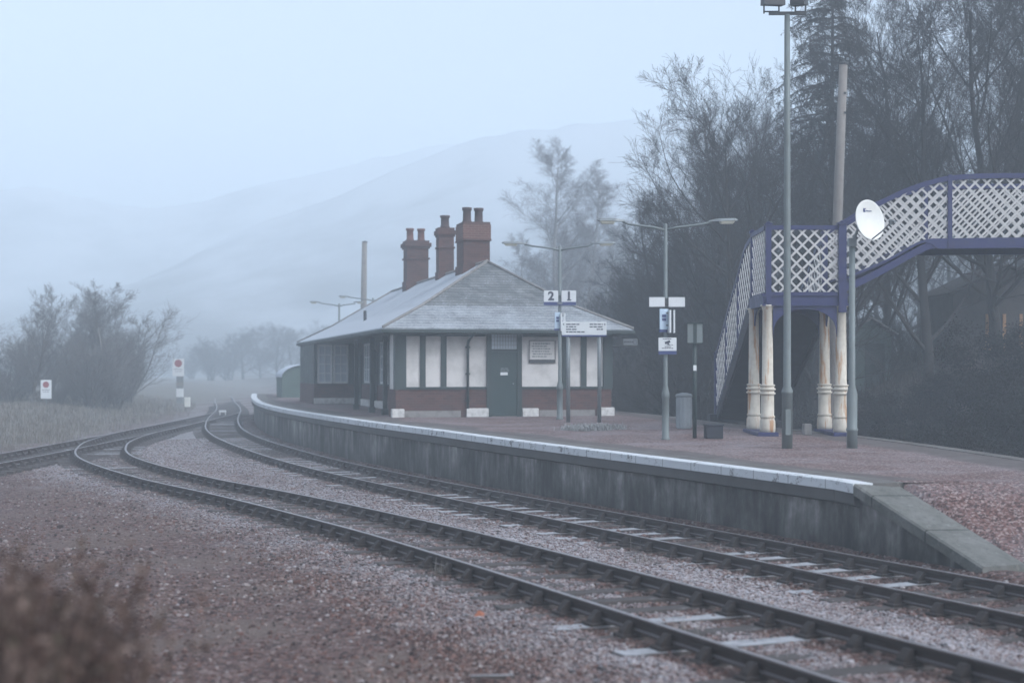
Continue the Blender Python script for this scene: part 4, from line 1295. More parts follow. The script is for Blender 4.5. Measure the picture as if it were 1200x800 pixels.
# --- lamp in front of the station with platform numbers
pB = at(656, 491.3)
pB = Vector((xat(656,42.9), 42.9, deck_z(42.9)))
lamp_root('platform_lamp', 'double armed lamp post in front of the station door carrying platform numbers', pB, zat(287,pB.y), ((xat(588,pB.y)-pB.x,.72),(xat(721,pB.y)-pB.x,.72)), rlow=.085, rup=.05, hlow=1.0)
kB = pB.y/FPX
def numbers():
    rt = tag(empty('platform_number_sign', (pB.x, pB.y-.10, zat(347.3,pB.y)), 0), 'white platform number sign reading 2 and 1 over a blue strip', 'sign')
    h = 13.2*kB
    for px0, px1, t in ((637.3,654,'2'),(658,675,'1')):
        w = (px1-px0)*kB; x = xat((px0+px1)/2,pB.y)-pB.x
        b = MB(); b.cbox((x,0,0),(w,.03,h),0,.004); pn = b.build('panel', M['white_sign'], rt)
        text_mesh(t, h*1.05, 'numeral', M['sign_dark'], pn, (x,-.019,-.005), (R(90),0,0), .003, .014)
        if t == '1':
            b = MB(); b.box(x-.052,-.0225,-h*.385,x+.066,-.0155,-h*.385+.034); b.build('numeral', M['sign_dark'], pn)
    b = MB(); b.cbox((0,.0,-h/2-.05),(37.5*kB,.036,4*kB),0,.003); b.build('coloured_strip', M['sign_blue'], rt)
    b = MB(); b.cbox((0,.035,.05),(.12,.08,.05)); b.cbox((0,-.02,-h/2-.04),(.14,.02,.05)); b.build('clamp', M['galv'], rt)
numbers()
leaf_signs(650,656.5,366,385,pB.y-.05,pB.x+.07,'small pale blade sign on the lamp post under the platform numbers')
def running_board():
    Y = 40.6; k = Y/FPX; z0, z1 = zat(392.5,Y), zat(377,Y); xm = xat(684.5,Y); w = 52.5*k; h = z1-z0; dz = deck_z(Y)
    rt = tag(empty('departure_board', (xm,Y,dz), 0), 'white direction board with small lettering on two grey legs by the station wall', 'sign board')
    zc = (z0+z1)/2-dz
    b = MB(); b.cbox((0,0,zc),(w,.04,h),0,.004); pn = b.build('board', M['white_sign'], rt)
    b = MB(); b.cbox((0,0,zc-h/2-.022),(w,.046,.042),0,.003); b.build('coloured_strip', M['sign_blue'], pn)
    b = MB(); y = -.021
    b.add([(-w/2+.02,y-.002,zc+h*.30),(-w/2+.065,y-.002,zc+h*.24),(-w/2+.065,y-.002,zc+h*.40)],[(0,1,2)])
    b.add([(w/2-.02,y-.002,zc+h*.30),(w/2-.065,y-.002,zc+h*.24),(w/2-.065,y-.002,zc+h*.40)],[(0,1,2)])
    for i,(f,L) in enumerate(((.31,.36),(.12,.27),(-.07,.28),(-.26,.50))): dashes(b,-w/2+.12,-w/2+.12+L,zc+h*f,.032,y,.04,.14,.018,i)
    for i,(f,L) in enumerate(((.31,.36),(.12,.36),(-.07,.17))): dashes(b,w/2-.10-L,w/2-.10,zc+h*f,.032,y,.04,.14,.018,10+i)
    b.build('board_lettering', M['sign_dark'], pn)
    for px in (666,702.5):
        b = MB(); b.smooth = True; x = xat(px,Y)-xm; b.tube([(x,.05,-.02),(x,.05,zc+h/2+.03)],.055,12); b.build('leg', M['galv'], rt)
running_board()

# --- far lamps beyond the building
Yc = 74.0
lamp_root('platform_lamp', 'misty double armed lamp rising behind the far end of the station roof', Vector((xat(397.5,Yc),Yc,deck_z(Yc))), zat(355,Yc), ((-1.45,.5),(1.2,.5)), rlow=.085, rup=.055)
Yd = 70.0
lamp_root('platform_lamp', 'faint double armed lamp beside the tall wooden pole behind the station roof', Vector((xat(437,Yd),Yd,deck_z(Yd))), zat(348.5,Yd), ((-1.6,.5),(.9,.5)), rlow=.085, rup=.055)

# --- notice case on a post, grit bin
def notice_post():
    p = at(814, 513); Y = p.y; k = Y/FPX
    rt = tag(empty('notice_post', p, 0), 'thin dark post with a grey backed sign board and a small white tag', 'sign post')
    b = MB(); b.smooth = True; b.tube([(0,0,-.02),(0,0,zat(380,Y)-p.z)],.045,10); b.build('post', M['green'], rt)
    zc = zat(390.5,Y)-p.z
    b = MB(); b.cbox((0,-.06,zc),(17.5*k,.03,23*k),0,.006); pn = b.build('board', M['galv_old'], rt)
    b = MB(); b.cbox((0,-.08,zc),(4*k,.012,22*k)); b.cbox((0,-.078,zc+11.7*k),(19*k,.04,1.6*k)); b.cbox((0,-.078,zc-11.7*k),(18*k,.03,1.2*k)); b.build('board_channel', M['green'], pn)
    b = MB(); b.cbox((0,-.05,zat(431,Y)-p.z),(.07,.012,.12)); b.build('tag_plate', M['white_sign'], rt)
notice_post()
def grit_bin():
    p = at(801.5, 502); Y = p.y; k = Y/FPX; h = 42*k; w = 18*k
    rt = tag(empty('litter_bin', p, 0), 'grey ribbed litter bin with a pale domed lid on the platform', 'bin')
    b = MB(); b.smooth = True
    b.lathe((0,0,0),[(w*.46,0),(w*.48,.03),(w*.5,h*.86),(w*.52,h*.88)],20); body = b.build('body', M['bin'], rt)
    b = MB()
    for i in range(12):
        a = 2*math.pi*i/12; b.cbox((math.cos(a)*w*.495,math.sin(a)*w*.495,h*.44),(.03,.02,h*.8),a+math.pi/2)
    b.build('rib', M['bin'], body)
    b = MB(); b.smooth = True; b.lathe((0,0,h*.882),[(w*.56,0),(w*.57,.03),(w*.5,.07),(w*.2,.10),(.02,.105)],20); b.build('lid', M['galv'], rt)
grit_bin()

# --- tall floodlight mast
def mast():
    p = at(922.5, 525); Y = p.y; k = Y/FPX
    rt = tag(empty('floodlight_mast', p, 0), 'tall slim grey mast with two floodlights in front of the footbridge', 'light mast')
    top = zat(16,Y)-p.z; hl = zat(457,Y)-p.z
    b = MB(); b.smooth = True
    b.lathe((0,0,-.02),[(.105,0),(.105,hl-.05),(.112,hl-.045),(.112,hl),(.075,hl+.1),(.072,2.6),(.062,top*.7),(.055,top)],16); b.build('post', M['galv_old'], rt)
    b = MB(); b.cbox((0,-.085,hl*.45),(.10,.06,.5),0,.006); b.build('access_cover', M['galv_old'], rt)
    xa, xb = (901-922.5)*k, (944-922.5)*k
    b = MB(); b.cbox(((xa+xb)/2,0,top+.0),(xb-xa,.06,.06)); b.build('cross_arm', M['dark_metal'], rt)
    for px, w, yaw, tilt in ((904,25*k,.15,-.2),(938,17*k,-.5,-.1)):
        x = (px-922.5)*k
        b = MB(); zc = top+.28
        d = .22
        vs = [(-w/2,-d,-.16),(w/2,-d,-.16),(w/2,d*.2,-.13),(-w/2,d*.2,-.13),(-w/2,-d,.08),(w/2,-d,.08),(w/2*.7,d,.16),(-w/2*.7,d,.16)]
        ca, sa = math.cos(yaw), math.sin(yaw)
        b.add([(x+a*ca-c*sa, a*sa+c*ca, zc+q) for a,c,q in vs],[(0,3,2,1),(4,5,6,7),(0,1,5,4),(1,2,6,5),(2,3,7,6),(3,0,4,7)])
        fl = b.build('floodlight', M['dark_metal'], rt)
        b = MB(); b.cbox((x-w*.35,0,top+.12),(.025,.04,.24)); b.cbox((x+w*.35,0,top+.12),(.025,.04,.24)); b.cbox((x,0,top+.035),(w*.75,.05,.02)); b.build('floodlight_bracket', M['dark_metal'], fl)
mast()

# --- dish on its pole
def dish():
    p = at(998.5, 525); Y = p.y; k = Y/FPX
    rt = tag(empty('satellite_dish', p, 0), 'white satellite dish on a grey pole in front of the footbridge', 'satellite dish')
    top = zat(278,Y)-p.z; hl = zat(457,Y)-p.z
    b = MB(); b.smooth = True
    b.lathe((0,0,-.02),[(.105,0),(.105,.35),(.115,.36),(.115,.40),(.10,.42),(.105,hl-.05),(.09,hl),(.075,hl+.06),(.062,hl+.1),(.058,top)],16); b.build('post', M['galv_old'], rt)
    # reflector: shallow bowl turned to one side
    cx, cz = (1015.5-998.5)*k, zat(259.5,Y)-p.z
    rad = 24*k; yaw = R(31); tilt = R(-9)
    rot = Matrix.Rotation(yaw,3,'Z') @ Matrix.Rotation(tilt,3,'X')
    c = Vector((cx,-.30,cz)); n = 40; vs = []; fs = []
    rings = [(0,.085),(.25,.079),(.5,.062),(.75,.036),(.95,.006),(1,0),(1,.014),(.75,.056),(.4,.092),(0,.11)]
    for r_, dpt in rings:
        for i in range(n):
            a = 2*math.pi*i/n; vs.append(c+rot@Vector((r_*rad*math.cos(a)*.93, dpt, r_*rad*math.sin(a))))
    for j in range(len(rings)-1):
        for i in range(n): fs.append((j*n+i,j*n+(i+1)%n,(j+1)*n+(i+1)%n,(j+1)*n+i))
    b = MB(); b.smooth = True; b.add(vs,fs); dr = b.build('reflector', M['dish'], rt)
    P = lambda x,z,d=.05: c+rot@Vector((x,d,z))
    b = MB()
    def quad(x0,z0,x1,z1):
        f = lambda x,z: .082*(1-min(1,(x*x+z*z)**.5/rad)**2)-.006
        q = [(x0,z0),(x1,z0),(x1,z1),(x0,z1)]
        b.add([P(x,z,f(x,z)) for x,z in q]+[P(x,z,f(x,z)-.002) for x,z in q],[(3,2,1,0),(4,5,6,7),(0,1,5,4),(1,2,6,5),(2,3,7,6),(3,0,4,7)])
    quad(-.10,.165,-.045,.195); quad(-.105,.195,-.06,.235); quad(-.06,.225,-.035,.24)
    x = -.03
    for L in (.022,.03,.016,.028,.02): quad(x,.18,x+L,.20); x += L+.006
    b.build('emblem', M['sign_blue'], dr)
    b = MB(); b.smooth = True
    a0 = c+rot@Vector((0,.03,-rad*.96)); a1 = c+rot@Vector((.0,-.55,-rad*.42))
    b.tube([a0,(a0+a1)/2+Vector((0,0,-.02)),a1],.014,6); ar = b.build('feed_arm', M['galv'], rt)
    b = MB(); d = (c-a1).normalized(); b.tube([a1-d*.08,a1+d*.03,a1+d*.05],[.028,.035,.045],10); b.tube([a1+Vector((0,0,-.06)),a1+Vector((0,0,.04))],.03,8); b.build('receiver', M['galv'], ar)
    b = MB(); b.tube([(0,0,top-.12),(0,-.0,top-.12),(cx*.6,-.04,cz),(cx-.03,-.10,cz)],.03,8); b.cbox((0,0,top-.1),(.15,.15,.16)); b.cbox((cx-.02,-.10,cz),(.16,.06,.2),yaw); b.build('mount_bracket', M['galv'], rt)
dish()

# --- wooden poles
def pole(name, label, bx, by, bz, tx, tz, r0, r1):
    rt = tag(empty(name, (bx,by,bz), 0), label, 'wooden pole')
    b = MB(); b.smooth = True; h = tz-bz
    pts = [(0,0,-.4)]+[((tx-bx)*f+.015*math.sin(5*f),0,h*f) for f in (.15,.4,.7,1)]
    b.tube(pts,[r0,r0,r0*.7+r1*.3,r0*.35+r1*.65,r1],12); b.build('pole', M['pole_wood'], rt)
    b = MB(); b.cbox((tx-bx,0,h-.75),(.06,2.3*r1,.05)); b.cbox((tx-bx,0,h-1.25),(.06,2.3*r1,.05)); b.build('pole_step', M['dark_metal'], rt)
    b = MB(); b.lathe((tx-bx,0,h-.01),[(r1*1.12,0),(r1*1.12,.05),(.02,.10)],12); b.build('pole_cap', M['dark_metal'], rt)
Yp = 38.5
pole('telegraph_pole','leaning weathered wooden pole rising behind the footbridge landing',xat(969,Yp),Yp,ground_z(xat(969,Yp),Yp),xat(989,Yp),zat(76,Yp),.15,.11)
Yq = 88.0
pole('telegraph_pole','tall pale pole standing in the mist behind the station roof',xat(424,Yq),Yq,-.3,xat(427.5,Yq),zat(284,Yq),.22,.15)

# --- small lineside signs
def board_sign():
    Y = 76; k = Y/FPX; x = xat(54,Y); g = ground_z(x,Y)
    rt = tag(empty('lineside_sign', (x,Y,g), 0), 'small white sign with a red disc standing alone by the dry grass', 'sign')
    zc = zat(456,Y)-g; w, h = 12.5*k, 22*k
    b = MB(); b.cbox((0,0,zc),(w,.03,h),0,.005); pn = b.build('panel', M['white_sign'], rt)
    b = MB(); b.tube([(0,-.022,zc+h*.25),(0,-.017,zc+h*.25)],w*.30,20); b.build('red_disc', M['red'], pn)
    b = MB(); dashes(b,-w*.36,w*.36,zc-h*.03,.03,-.016,.03,.07,.012,3); dashes(b,-w*.3,w*.3,zc-h*.13,.025,-.016,.03,.07,.012,4); b.build('sign_lettering', M['sign_dark'], pn)
    b = MB(); b.smooth = True; b.tube([(0,.045,-.1),(0,.045,zc+h*.4)],.035,8); b.build('post', M['galv'], rt)
board_sign()
def post_sign():
    Y = 97; k = Y/FPX; x = xat(209.5,Y); g = ground_z(x,Y)
    rt = tag(empty('lineside_sign', (x,Y,g), 0), 'white sign with a red disc on a thick banded post beside the turnout', 'sign')
    Z = lambda py: zat(py,Y)-g
    w, h = 13.5*k, 20.5*k; zc = Z(430.5)
    b = MB(); b.cbox((0,-.12,zc),(w,.03,h),0,.005); pn = b.build('panel', M['white_sign'], rt)
    b = MB(); b.tube([(0,-.142,zc+h*.24),(0,-.137,zc+h*.24)],w*.33,20); b.build('red_disc', M['red'], pn)
    b = MB(); dashes(b,-w*.36,w*.36,zc-h*.1,.035,-.136,.03,.08,.012,3); dashes(b,-w*.3,w*.3,zc-h*.22,.03,-.136,.03,.07,.012,4); b.build('sign_lettering', M['sign_dark'], pn)
    b = MB(); b.cbox((.08,0,Z(440)/2),(7.5*k,.22,Z(440)),0,.01); ps = b.build('post', M['galv'], rt)
    b = MB(); b.cbox((.08,-.01,Z(450)),(8*k,.24,4*k)); b.build('dark_band', M['stone'], ps)
    b = MB(); b.cbox((.08,-.01,Z(460)),(7.8*k,.235,10*k)); b.build('white_band', M['white_sign'], ps)
    b = MB(); b.cbox((.08,-.02,Z(477)),(9.5*k,.4,9*k),0,.01); b.build('base_cabinet', M['stone'], rt)
    b = MB(); b.cbox((9.5*k,.15,Z(471)),(6*k,.3,11*k),0,.01); b.build('side_cabinet', M['shed_white'], rt)
post_sign()
def ground_marker():
    p = Vector((-7.0,0,0))
    Y = 88; x = xat(261,Y); g = ground_z(x,Y)
    m = MB(); m.cbox((0,0,.12),(.42,.06,.12),0,.005); m.box(-.18,-.02,-.1,-.14,.02,.07); m.box(.14,-.02,-.1,.18,.02,.07)
    o = m.build('track_marker', M['white_sign']); o.location = (x,Y,g+.12); tag(o,'low white marker board lying between the rails beyond the turnout','marker')
ground_marker()
def wall_plate():
    b = MB(); b.cbox((0,0,0),(.05,.012,.11),0,.002)
    o = b.build('wall_marker', M['white_sign'])
    # on the platform wall face, close to its sloping end
    fine = resample([p for p in P_PTS if p[1] < 40], .2); e = offset(fine, 1.43+.13); i = int(np.argmin(np.abs(e[:,1]-21.6)))
    t = e[i+1]-e[i]; o.location = (e[i][0], e[i][1], .0+.20); o.rotation_euler = (0,0,math.atan2(t[1],t[0])+math.pi)
    tag(o,'tiny white marker plate fixed to the platform wall','marker')
    m = MB(); m.smooth = True
    pts = [(e[i+4][0]-.02-.02*k, e[i+4][1]+.16*(k-2)*-.9, .53-.10*math.sin(k*.8)) for k in range(5)]
wall_plate()

# --- arched hut at the far platform end
def hut():
    Y = 76.0; x0, x1 = xat(331,Y), xat(331,Y)+2.5; zb = deck_z(Y); h = zat(427.5,Y)-zb; D = 3.4
    ang = R(13.8)
    rt = tag(empty('arched_hut', ((x0+x1)/2,Y,zb), ang), 'green hut with a frosted barrel roof at the far end of the platform', 'hut')
    w = x1-x0; hs = h*.62; n = 14
    arc = [(-w/2*math.cos(math.pi*k/n), hs+(h-hs)*math.sin(math.pi*k/n)) for k in range(n+1)]
    b = MB(); poly = [(-w/2,0)]+arc+[(w/2,0)]
    b.prism(poly, lambda a,c,d: (a,d,c), 0, D); bd = b.build('body', M['hut_green'], rt)
    b = MB(); b.smooth = True
    for (a,c),(a2,c2) in zip(arc[:-1],arc[1:]):
        s, s2 = 1.03, 1.03
        b.add([(a*s,-.12,c+.03),(a2*s2,-.12,c2+.03),(a2*s2,D+.1,c2+.03),(a*s,D+.1,c+.03)],[(0,1,2,3)])
        b.add([(a*s,-.12,c+.005),(a2*s2,-.12,c2+.005),(a2*s2,D+.1,c2+.005),(a*s,D+.1,c+.005)],[(3,2,1,0)])
        b.add([(a*s,-.12,c+.005),(a2*s2,-.12,c2+.005),(a2*s2,-.12,c2+.03),(a*s,-.12,c+.03)],[(0,1,2,3)])
    b.build('roof', M['frost_sheet'], rt)
    b = MB(); b.box(-.25,-.03,.02,.65,-.003,1.35); b.build('door', M['green'], rt)
hut()
# --- lone huts in the wood
def shed(name, label, cat, x, y, w, d, h, mat, rz=0.0, roof='stone', pitch=.5):
    g = ground_z(x,y); rt = tag(empty(name,(x,y,g),rz), label, cat)
    b = MB(); b.box(-w/2,0,-.3,w/2,d,h)
    b.prism([(-w/2,h+.001),(w/2,h+.001),(0,h+pitch)], lambda a,c,q: (a,q,c), .0, d); b.build('wall', M[mat], rt)
    b = MB()
    for sg in (-1,1):
        p = [(0,h+pitch+.05),(sg*(w/2+.2),h-.02),(sg*(w/2+.2),h+.05),(0,h+pitch+.12)]
        b.prism(p, lambda a,c,q: (a,q,c), -.2, d+.2)
    b.build('roof', M[roof], rt)
    return rt
sh = shed('white_shed','white walled shed half hidden by scrub behind the station','shed',xat(722,62),62,2.2,4.0,1.7,'shed_white')
b = MB(); b.box(-.3,-.03,.0,.4,-.003,1.5); b.build('door', M['cabin_dark'], sh)
sh = shed('green_shed','pale green shed standing in the dark wood behind the dish pole','shed',xat(1020,52),52,1.5,2.2,1.9,'hut_green',.1)
b = MB(); b.box(-.2,-.03,.0,.5,-.003,1.6); b.build('door', M['green'], sh)
def cabin():
    x, y = xat(1180,50), 50.0; g = ground_z(x,y); k = y/FPX
    rt = shed('timber_cabin','dark cabin with orange brown window posts deep in the wood','cabin',x,y,3.6,4,zat(345,y)-g,'cabin_dark',0,'cabin_dark',.9)
    Z = lambda py: zat(py,y)-g
    b = MB()
    for px in (1156.5,1176.5,1196): xx = xat(px,y)-x; b.box(xx-.05,-.07,Z(407),xx+.05,-.003,Z(368))
    b.box(xat(1152,y)-x,-.08,Z(411),xat(1199,y)-x,-.002,Z(407.2)); wf = b.build('window_frame', M['tan_timber'], rt)
    b = MB(); b.box(xat(1158.5,y)-x,-.03,Z(406.8),xat(1174.5,y)-x,-.004,Z(368)); b.box(xat(1178.5,y)-x,-.03,Z(406.8),xat(1194,y)-x,-.004,Z(368)); b.build('pane', M['cabin_dark'], wf)
cabin()

def small_block():
    p = at(945.5, 509); m = MB(); m.cbox((0,0,.12),(.17,.16,.26),.2,.015)
    o = m.build('concrete_block', M['stone']); o.location = p; tag(o,'small pale concrete block on the platform between the footbridge columns','block')
small_block()

def salt_box():
    p = at(836, 513.5); m = MB(); m.cbox((0,0,.14),(.36,.34,.28),.05,.012); m.cbox((0,0,.295),(.40,.38,.03),.05,.008)
    o = m.build('grit_box', M['bridge_dark']); o.location = p; tag(o,'low dark lidded box on the platform at the foot of the footbridge stairs','box')
salt_box()
# ------------------------------------------------------------------ vegetation
def tubes_np(P0, P1, R0, R1, k):
    n = len(P0); d = P1-P0; L = np.linalg.norm(d,axis=1,keepdims=True); d = d/np.maximum(L,1e-9)
    ref = np.where(np.abs(d[:,2:3])<.9, np.array([[0,0,1.]]), np.array([[1.,0,0]]))
    a = np.cross(d,ref); a /= np.linalg.norm(a,axis=1,keepdims=True); b = np.cross(d,a)
    V = np.zeros((n,2*k,3))
    for j in range(k):
        t = 2*math.pi*j/k; o = a*math.cos(t)+b*math.sin(t)
        V[:,j] = P0+o*R0[:,None]; V[:,k+j] = P1+o*R1[:,None]
    F = np.array([(j,(j+1)%k,k+(j+1)%k,k+j) for j in range(k)])
    return V.reshape(-1,3), (F[None]+2*k*np.arange(n)[:,None,None]).reshape(-1,4)

def grow_tree(seed, H, r0, spec, rm=1.0):
    """spec per level: segs, wobble, lift, first child at, children per seg, angle, length ratio"""
    rs = random.Random(seed); segs = [[] for _ in spec]
    def rv(): return Vector((rs.gauss(0,1),rs.gauss(0,1),rs.gauss(0,1)))
    def br(p, d, L, r, lv):
        S = spec[lv]; n = S['n']; st = L/n
        for i in range(n):
            d = (d + rv()*S['wob'] + Vector((0,0,S['lift']))).normalized()
            q = p+d*st; ra = r*(1-.85*i/n); rb = r*(1-.85*(i+1)/n)
            segs[lv].append((*p,*q,max(ra,.0058*rm),max(rb,.0042*rm)))
            t = (i+.5)/n
            if lv+1 < len(spec) and t >= S['start']:
                c = S['ch']; m = int(c)+(rs.random() < c-int(c))
                for _ in range(m):
                    ax = d.cross(rv())
                    if ax.length < 1e-4: continue
                    ax.normalize()
                    nd = (Matrix.Rotation(S['ang']*rs.uniform(.65,1.3),3,ax) @ d)
                    ln = L*S['ratio']*(1.12-.75*t if lv==0 else 1.05-.45*t)*rs.uniform(.6,1.2)
                    br(p+(q-p)*rs.random(), nd.normalized(), ln, max(rb*rs.uniform(.42,.62),.0058*rm), lv+1)
            p = q
    stems = spec[0].get('stems',1)
    for k in range(stems):
        d = Vector((rs.gauss(0,.22),rs.gauss(0,.22),1)).normalized() if stems > 1 else Vector((rs.gauss(0,.03),rs.gauss(0,.03),1)).normalized()
        br(Vector((rs.gauss(0,.12) if stems>1 else 0,rs.gauss(0,.12) if stems>1 else 0,-.25)), d, H*(rs.uniform(.75,1) if stems>1 else 1), r0, 0)
    return segs

def tree_proto(seed, H, r0, spec, bark, twig, name='bare_tree', split=2):
    segs = grow_tree(seed, H, r0, spec, .5 if spec is BIRCH else .8)
    root = empty(name, (0,0,0))
    def mesh(levels, nm, mat):
        Vs = []; Fs = []; b = 0
        for lv in levels:
            if not segs[lv]: continue
            A = np.array(segs[lv]); k = 8 if lv == 0 else (5 if lv == 1 else 3)
            V, F = tubes_np(A[:,0:3], A[:,3:6], A[:,6], A[:,7], k)
            Vs.append(V); Fs.append(F+b); b += len(V)
        return np_mesh(nm, np.vstack(Vs), np.vstack(Fs), mat, root, smooth=True)
    mesh(range(0,split), 'trunk', bark); mesh(range(split,len(spec)), 'crown', twig)
    top = max(s[5] for l in segs for s in l)
    return root, top

BROAD = [dict(n=10,wob=.06,lift=.03,start=.13,ch=2.3,ang=R(44),ratio=.70), dict(n=9,wob=.085,lift=.055,start=.14,ch=1.6,ang=R(38),ratio=.46),
         dict(n=6,wob=.10,lift=.05,start=.1,ch=1.6,ang=R(36),ratio=.56), dict(n=4,wob=.10,lift=.04,start=.1,ch=1.2,ang=R(34),ratio=.75), dict(n=2,wob=.1,lift=.03,start=2,ch=0,ang=0,ratio=0)]
TALL = [dict(n=14,wob=.04,lift=.05,start=.16,ch=2.6,ang=R(42),ratio=.46), dict(n=8,wob=.09,lift=.07,start=.12,ch=1.6,ang=R(37),ratio=.48),
        dict(n=6,wob=.10,lift=.06,start=.1,ch=1.6,ang=R(35),ratio=.56), dict(n=4,wob=.10,lift=.04,start=.1,ch=1.2,ang=R(33),ratio=.75), dict(n=2,wob=.1,lift=.03,start=2,ch=0,ang=0,ratio=0)]
SCRUB = [dict(n=9,wob=.07,lift=.05,start=.10,ch=1.9,ang=R(34),ratio=.42,stems=9), dict(n=6,wob=.09,lift=.07,start=.1,ch=1.8,ang=R(33),ratio=.52),
         dict(n=4,wob=.11,lift=.06,start=.1,ch=1.6,ang=R(33),ratio=.62), dict(n=3,wob=.12,lift=.04,start=2,ch=0,ang=0,ratio=0)]
BIRCH = [dict(n=18,wob=.025,lift=.05,start=.18,ch=2.4,ang=R(40),ratio=.30), dict(n=8,wob=.07,lift=.06,start=.12,ch=2.0,ang=R(35),ratio=.46),
         dict(n=5,wob=.09,lift=.02,start=.1,ch=1.6,ang=R(38),ratio=.70), dict(n=4,wob=.09,lift=.01,start=.1,ch=1.4,ang=R(36),ratio=.85), dict(n=2,wob=.1,lift=-.02,start=2,ch=0,ang=0,ratio=0)]

protos = {}
def P(key):
    if key not in protos:
        k, v = key
        if k == 'broad': protos[key] = tree_proto(21+v, 11, .20, BROAD, M['bark'], M['twig'])
        elif k == 'tall': protos[key] = tree_proto(51+v, 15, .19, TALL, M['bark'], M['twig'])
        elif k == 'scrub': protos[key] = tree_proto(81+v, 6, .055, SCRUB, M['bark'], M['twig'], 'bare_shrub', 1)
        elif k == 'pale': protos[key] = tree_proto(101+v, 6, .055, SCRUB, M['bark_pale'], M['twig_pale'], 'bare_shrub', 1)
        elif k == 'palebroad': protos[key] = tree_proto(121+v, 8, .17, BROAD, M['bark_pale'], M['twig_pale'])
        elif k == 'birch': protos[key] = tree_proto(141+v, 15, .17, BIRCH, M['bark_birch'], M['twig_birch'], 'birch_tree')
        protos[key] = [*protos[key], False]
    return protos[key]
def plant(key, px, Y, top, label, cat='tree', group=None, wid=1.0):
    pr = P(key); root = pr[0]
    o = root if not pr[2] else copy_tree(root)
    pr[2] = True
    x = xat(px,Y); g = ground_z(x,Y); s = (zat(top,Y)-g)/pr[1]
    o.location = (x,Y,g-.02); o.scale = (s*wid,s*wid,s); o.rotation_euler = (0,0,random.uniform(0,6.28))
    for p in ('label','category','group'):
        if p in o: del o[p]
    tag(o, label, cat, group)
    return o

G1 = 'bare trees of the dark wood behind the footbridge'
L1 = 'dark bare tree standing among many in the wood behind the footbridge'
plant(('broad',0), 868,50,48, 'broad bare tree at the wood edge, crown open to the sky beside the mast')
plant(('broad',1), 815,55,140,'smaller bare tree with an open crown between the station roof and the mast')
for px,Y,top,k,v in ((905,56,18,'tall',0),(835,60,95,'tall',1),(790,62,215,'tall',0),(950,51,-5,'broad',2),(1040,53,-40,'tall',1),(1088,49,-70,'broad',0),
    (1132,55,-90,'tall',0),(1172,50,-80,'broad',1),(1218,48,-120,'tall',1),(1268,53,-150,'broad',2),
    (880,68,100,'broad',0),(905,74,120,'tall',0),(1045,72,90,'tall',0),
    (1185,70,70,'tall',0),(1195,80,110,'broad',2),(850,80,205,'broad',2),(815,86,235,'tall',1),(940,86,170,'broad',1),(985,90,150,'tall',0),(1030,88,140,'broad',2),(1075,90,120,'tall',1),(1120,92,120,'broad',0),(1170,92,110,'tall',0),(1215,90,90,'broad',1),(1340,54,-140,'broad',0)):
    plant((k,v),px,Y,top,L1,'tree',G1)
G2 = 'bare undergrowth below the trees of the wood'
L2 = 'dense dark bare shrub growing below the trees of the wood'
for i in range(34):
    px = 745+i*(9 if i < 14 else 17)-(0 if i < 14 else 112)+random.uniform(-8,8); Y = random.choice((52,56,60,64,70)); Y = max(Y, 58) if px < 800 else Y
    top = np.interp(px,[740,800,900,1000,1200],[360,320,330,350,370])+random.uniform(-35,60)
    plant(('scrub',i%2),px,Y,float(top),L2,'shrub',G2,random.uniform(1.0,1.35))
G3 = 'frosted scrub between the station and the wood'
for px,Y,top,v in ((722,88,330,0),(744,84,305,1),(766,78,268,0),(704,92,345,1),(754,95,285,1),(786,74,245,0),(735,100,310,0)):
    plant(('scrub',v),px,Y,top,'twiggy bare shrub growing between the station eaves and the wood','shrub',G3,.9)
for px,Y,top,v in ((728,55,395,0),(742,53,405,1),(757,54,400,0)):
    plant(('pale',v),px,Y,top,'low pale stemmed bush beside the white shed wall','shrub','pale stemmed bushes by the white shed',.9)
plant(('birch',0),643,116,158,'tall misty birch rising straight behind the near end of the station roof',wid=1.35)
plant(('birch',1),686,122,180,'slimmer misty birch standing behind the platform number sign',wid=1.3)
for px,Y,top in ((606,128,270),(666,132,262),(708,125,252)):
    plant(('birch',0),px,Y,top,'small faint birch in the mist behind the station','tree','small birches behind the station',1.2)
# across the line to the west
plant(('palebroad',0),36,80,330,'bare thick trunked tree on the misty bank beside the lone red disc sign',wid=1.0)
plant(('palebroad',1),122,86,326,'widest bare tree on the misty bank, its crown reaching towards the curve of the line',wid=1.25)
G4 = 'bare scrub on the misty bank'
for px,Y,top,k,v in ((-25,86,345,'palebroad',1),(84,90,338,'palebroad',0),(152,92,358,'pale',0),(60,88,385,'pale',0),(12,82,395,'pale',1),(105,80,385,'pale',0),(138,84,385,'pale',1),(35,92,375,'pale',1),(95,96,372,'pale',1),(-10,76,420,'pale',0),(120,90,362,'pale',1),(70,80,425,'pale',1),(25,84,400,'pale',0),(90,84,395,'pale',1),(125,82,400,'pale',0)):
    plant((k,v),px,Y,top,'bare frosted tree or bush crowding the misty bank beyond the siding','tree',G4,1.25)
G5 = 'far trees fading into the mist'
for px,Y,top,k,v in ((248,215,392,'scrub',0),(268,225,388,'scrub',1),(285,220,384,'broad',1),(305,235,380,'broad',0),(325,220,378,'broad',2),(345,225,374,'broad',1),(365,235,380,'scrub',0),(225,240,405,'scrub',1),(385,240,372,'broad',0)):
    plant((k,v),px,Y,top,'faint dark tree beyond the far end of the line, almost lost in mist','tree',G5,1.9)

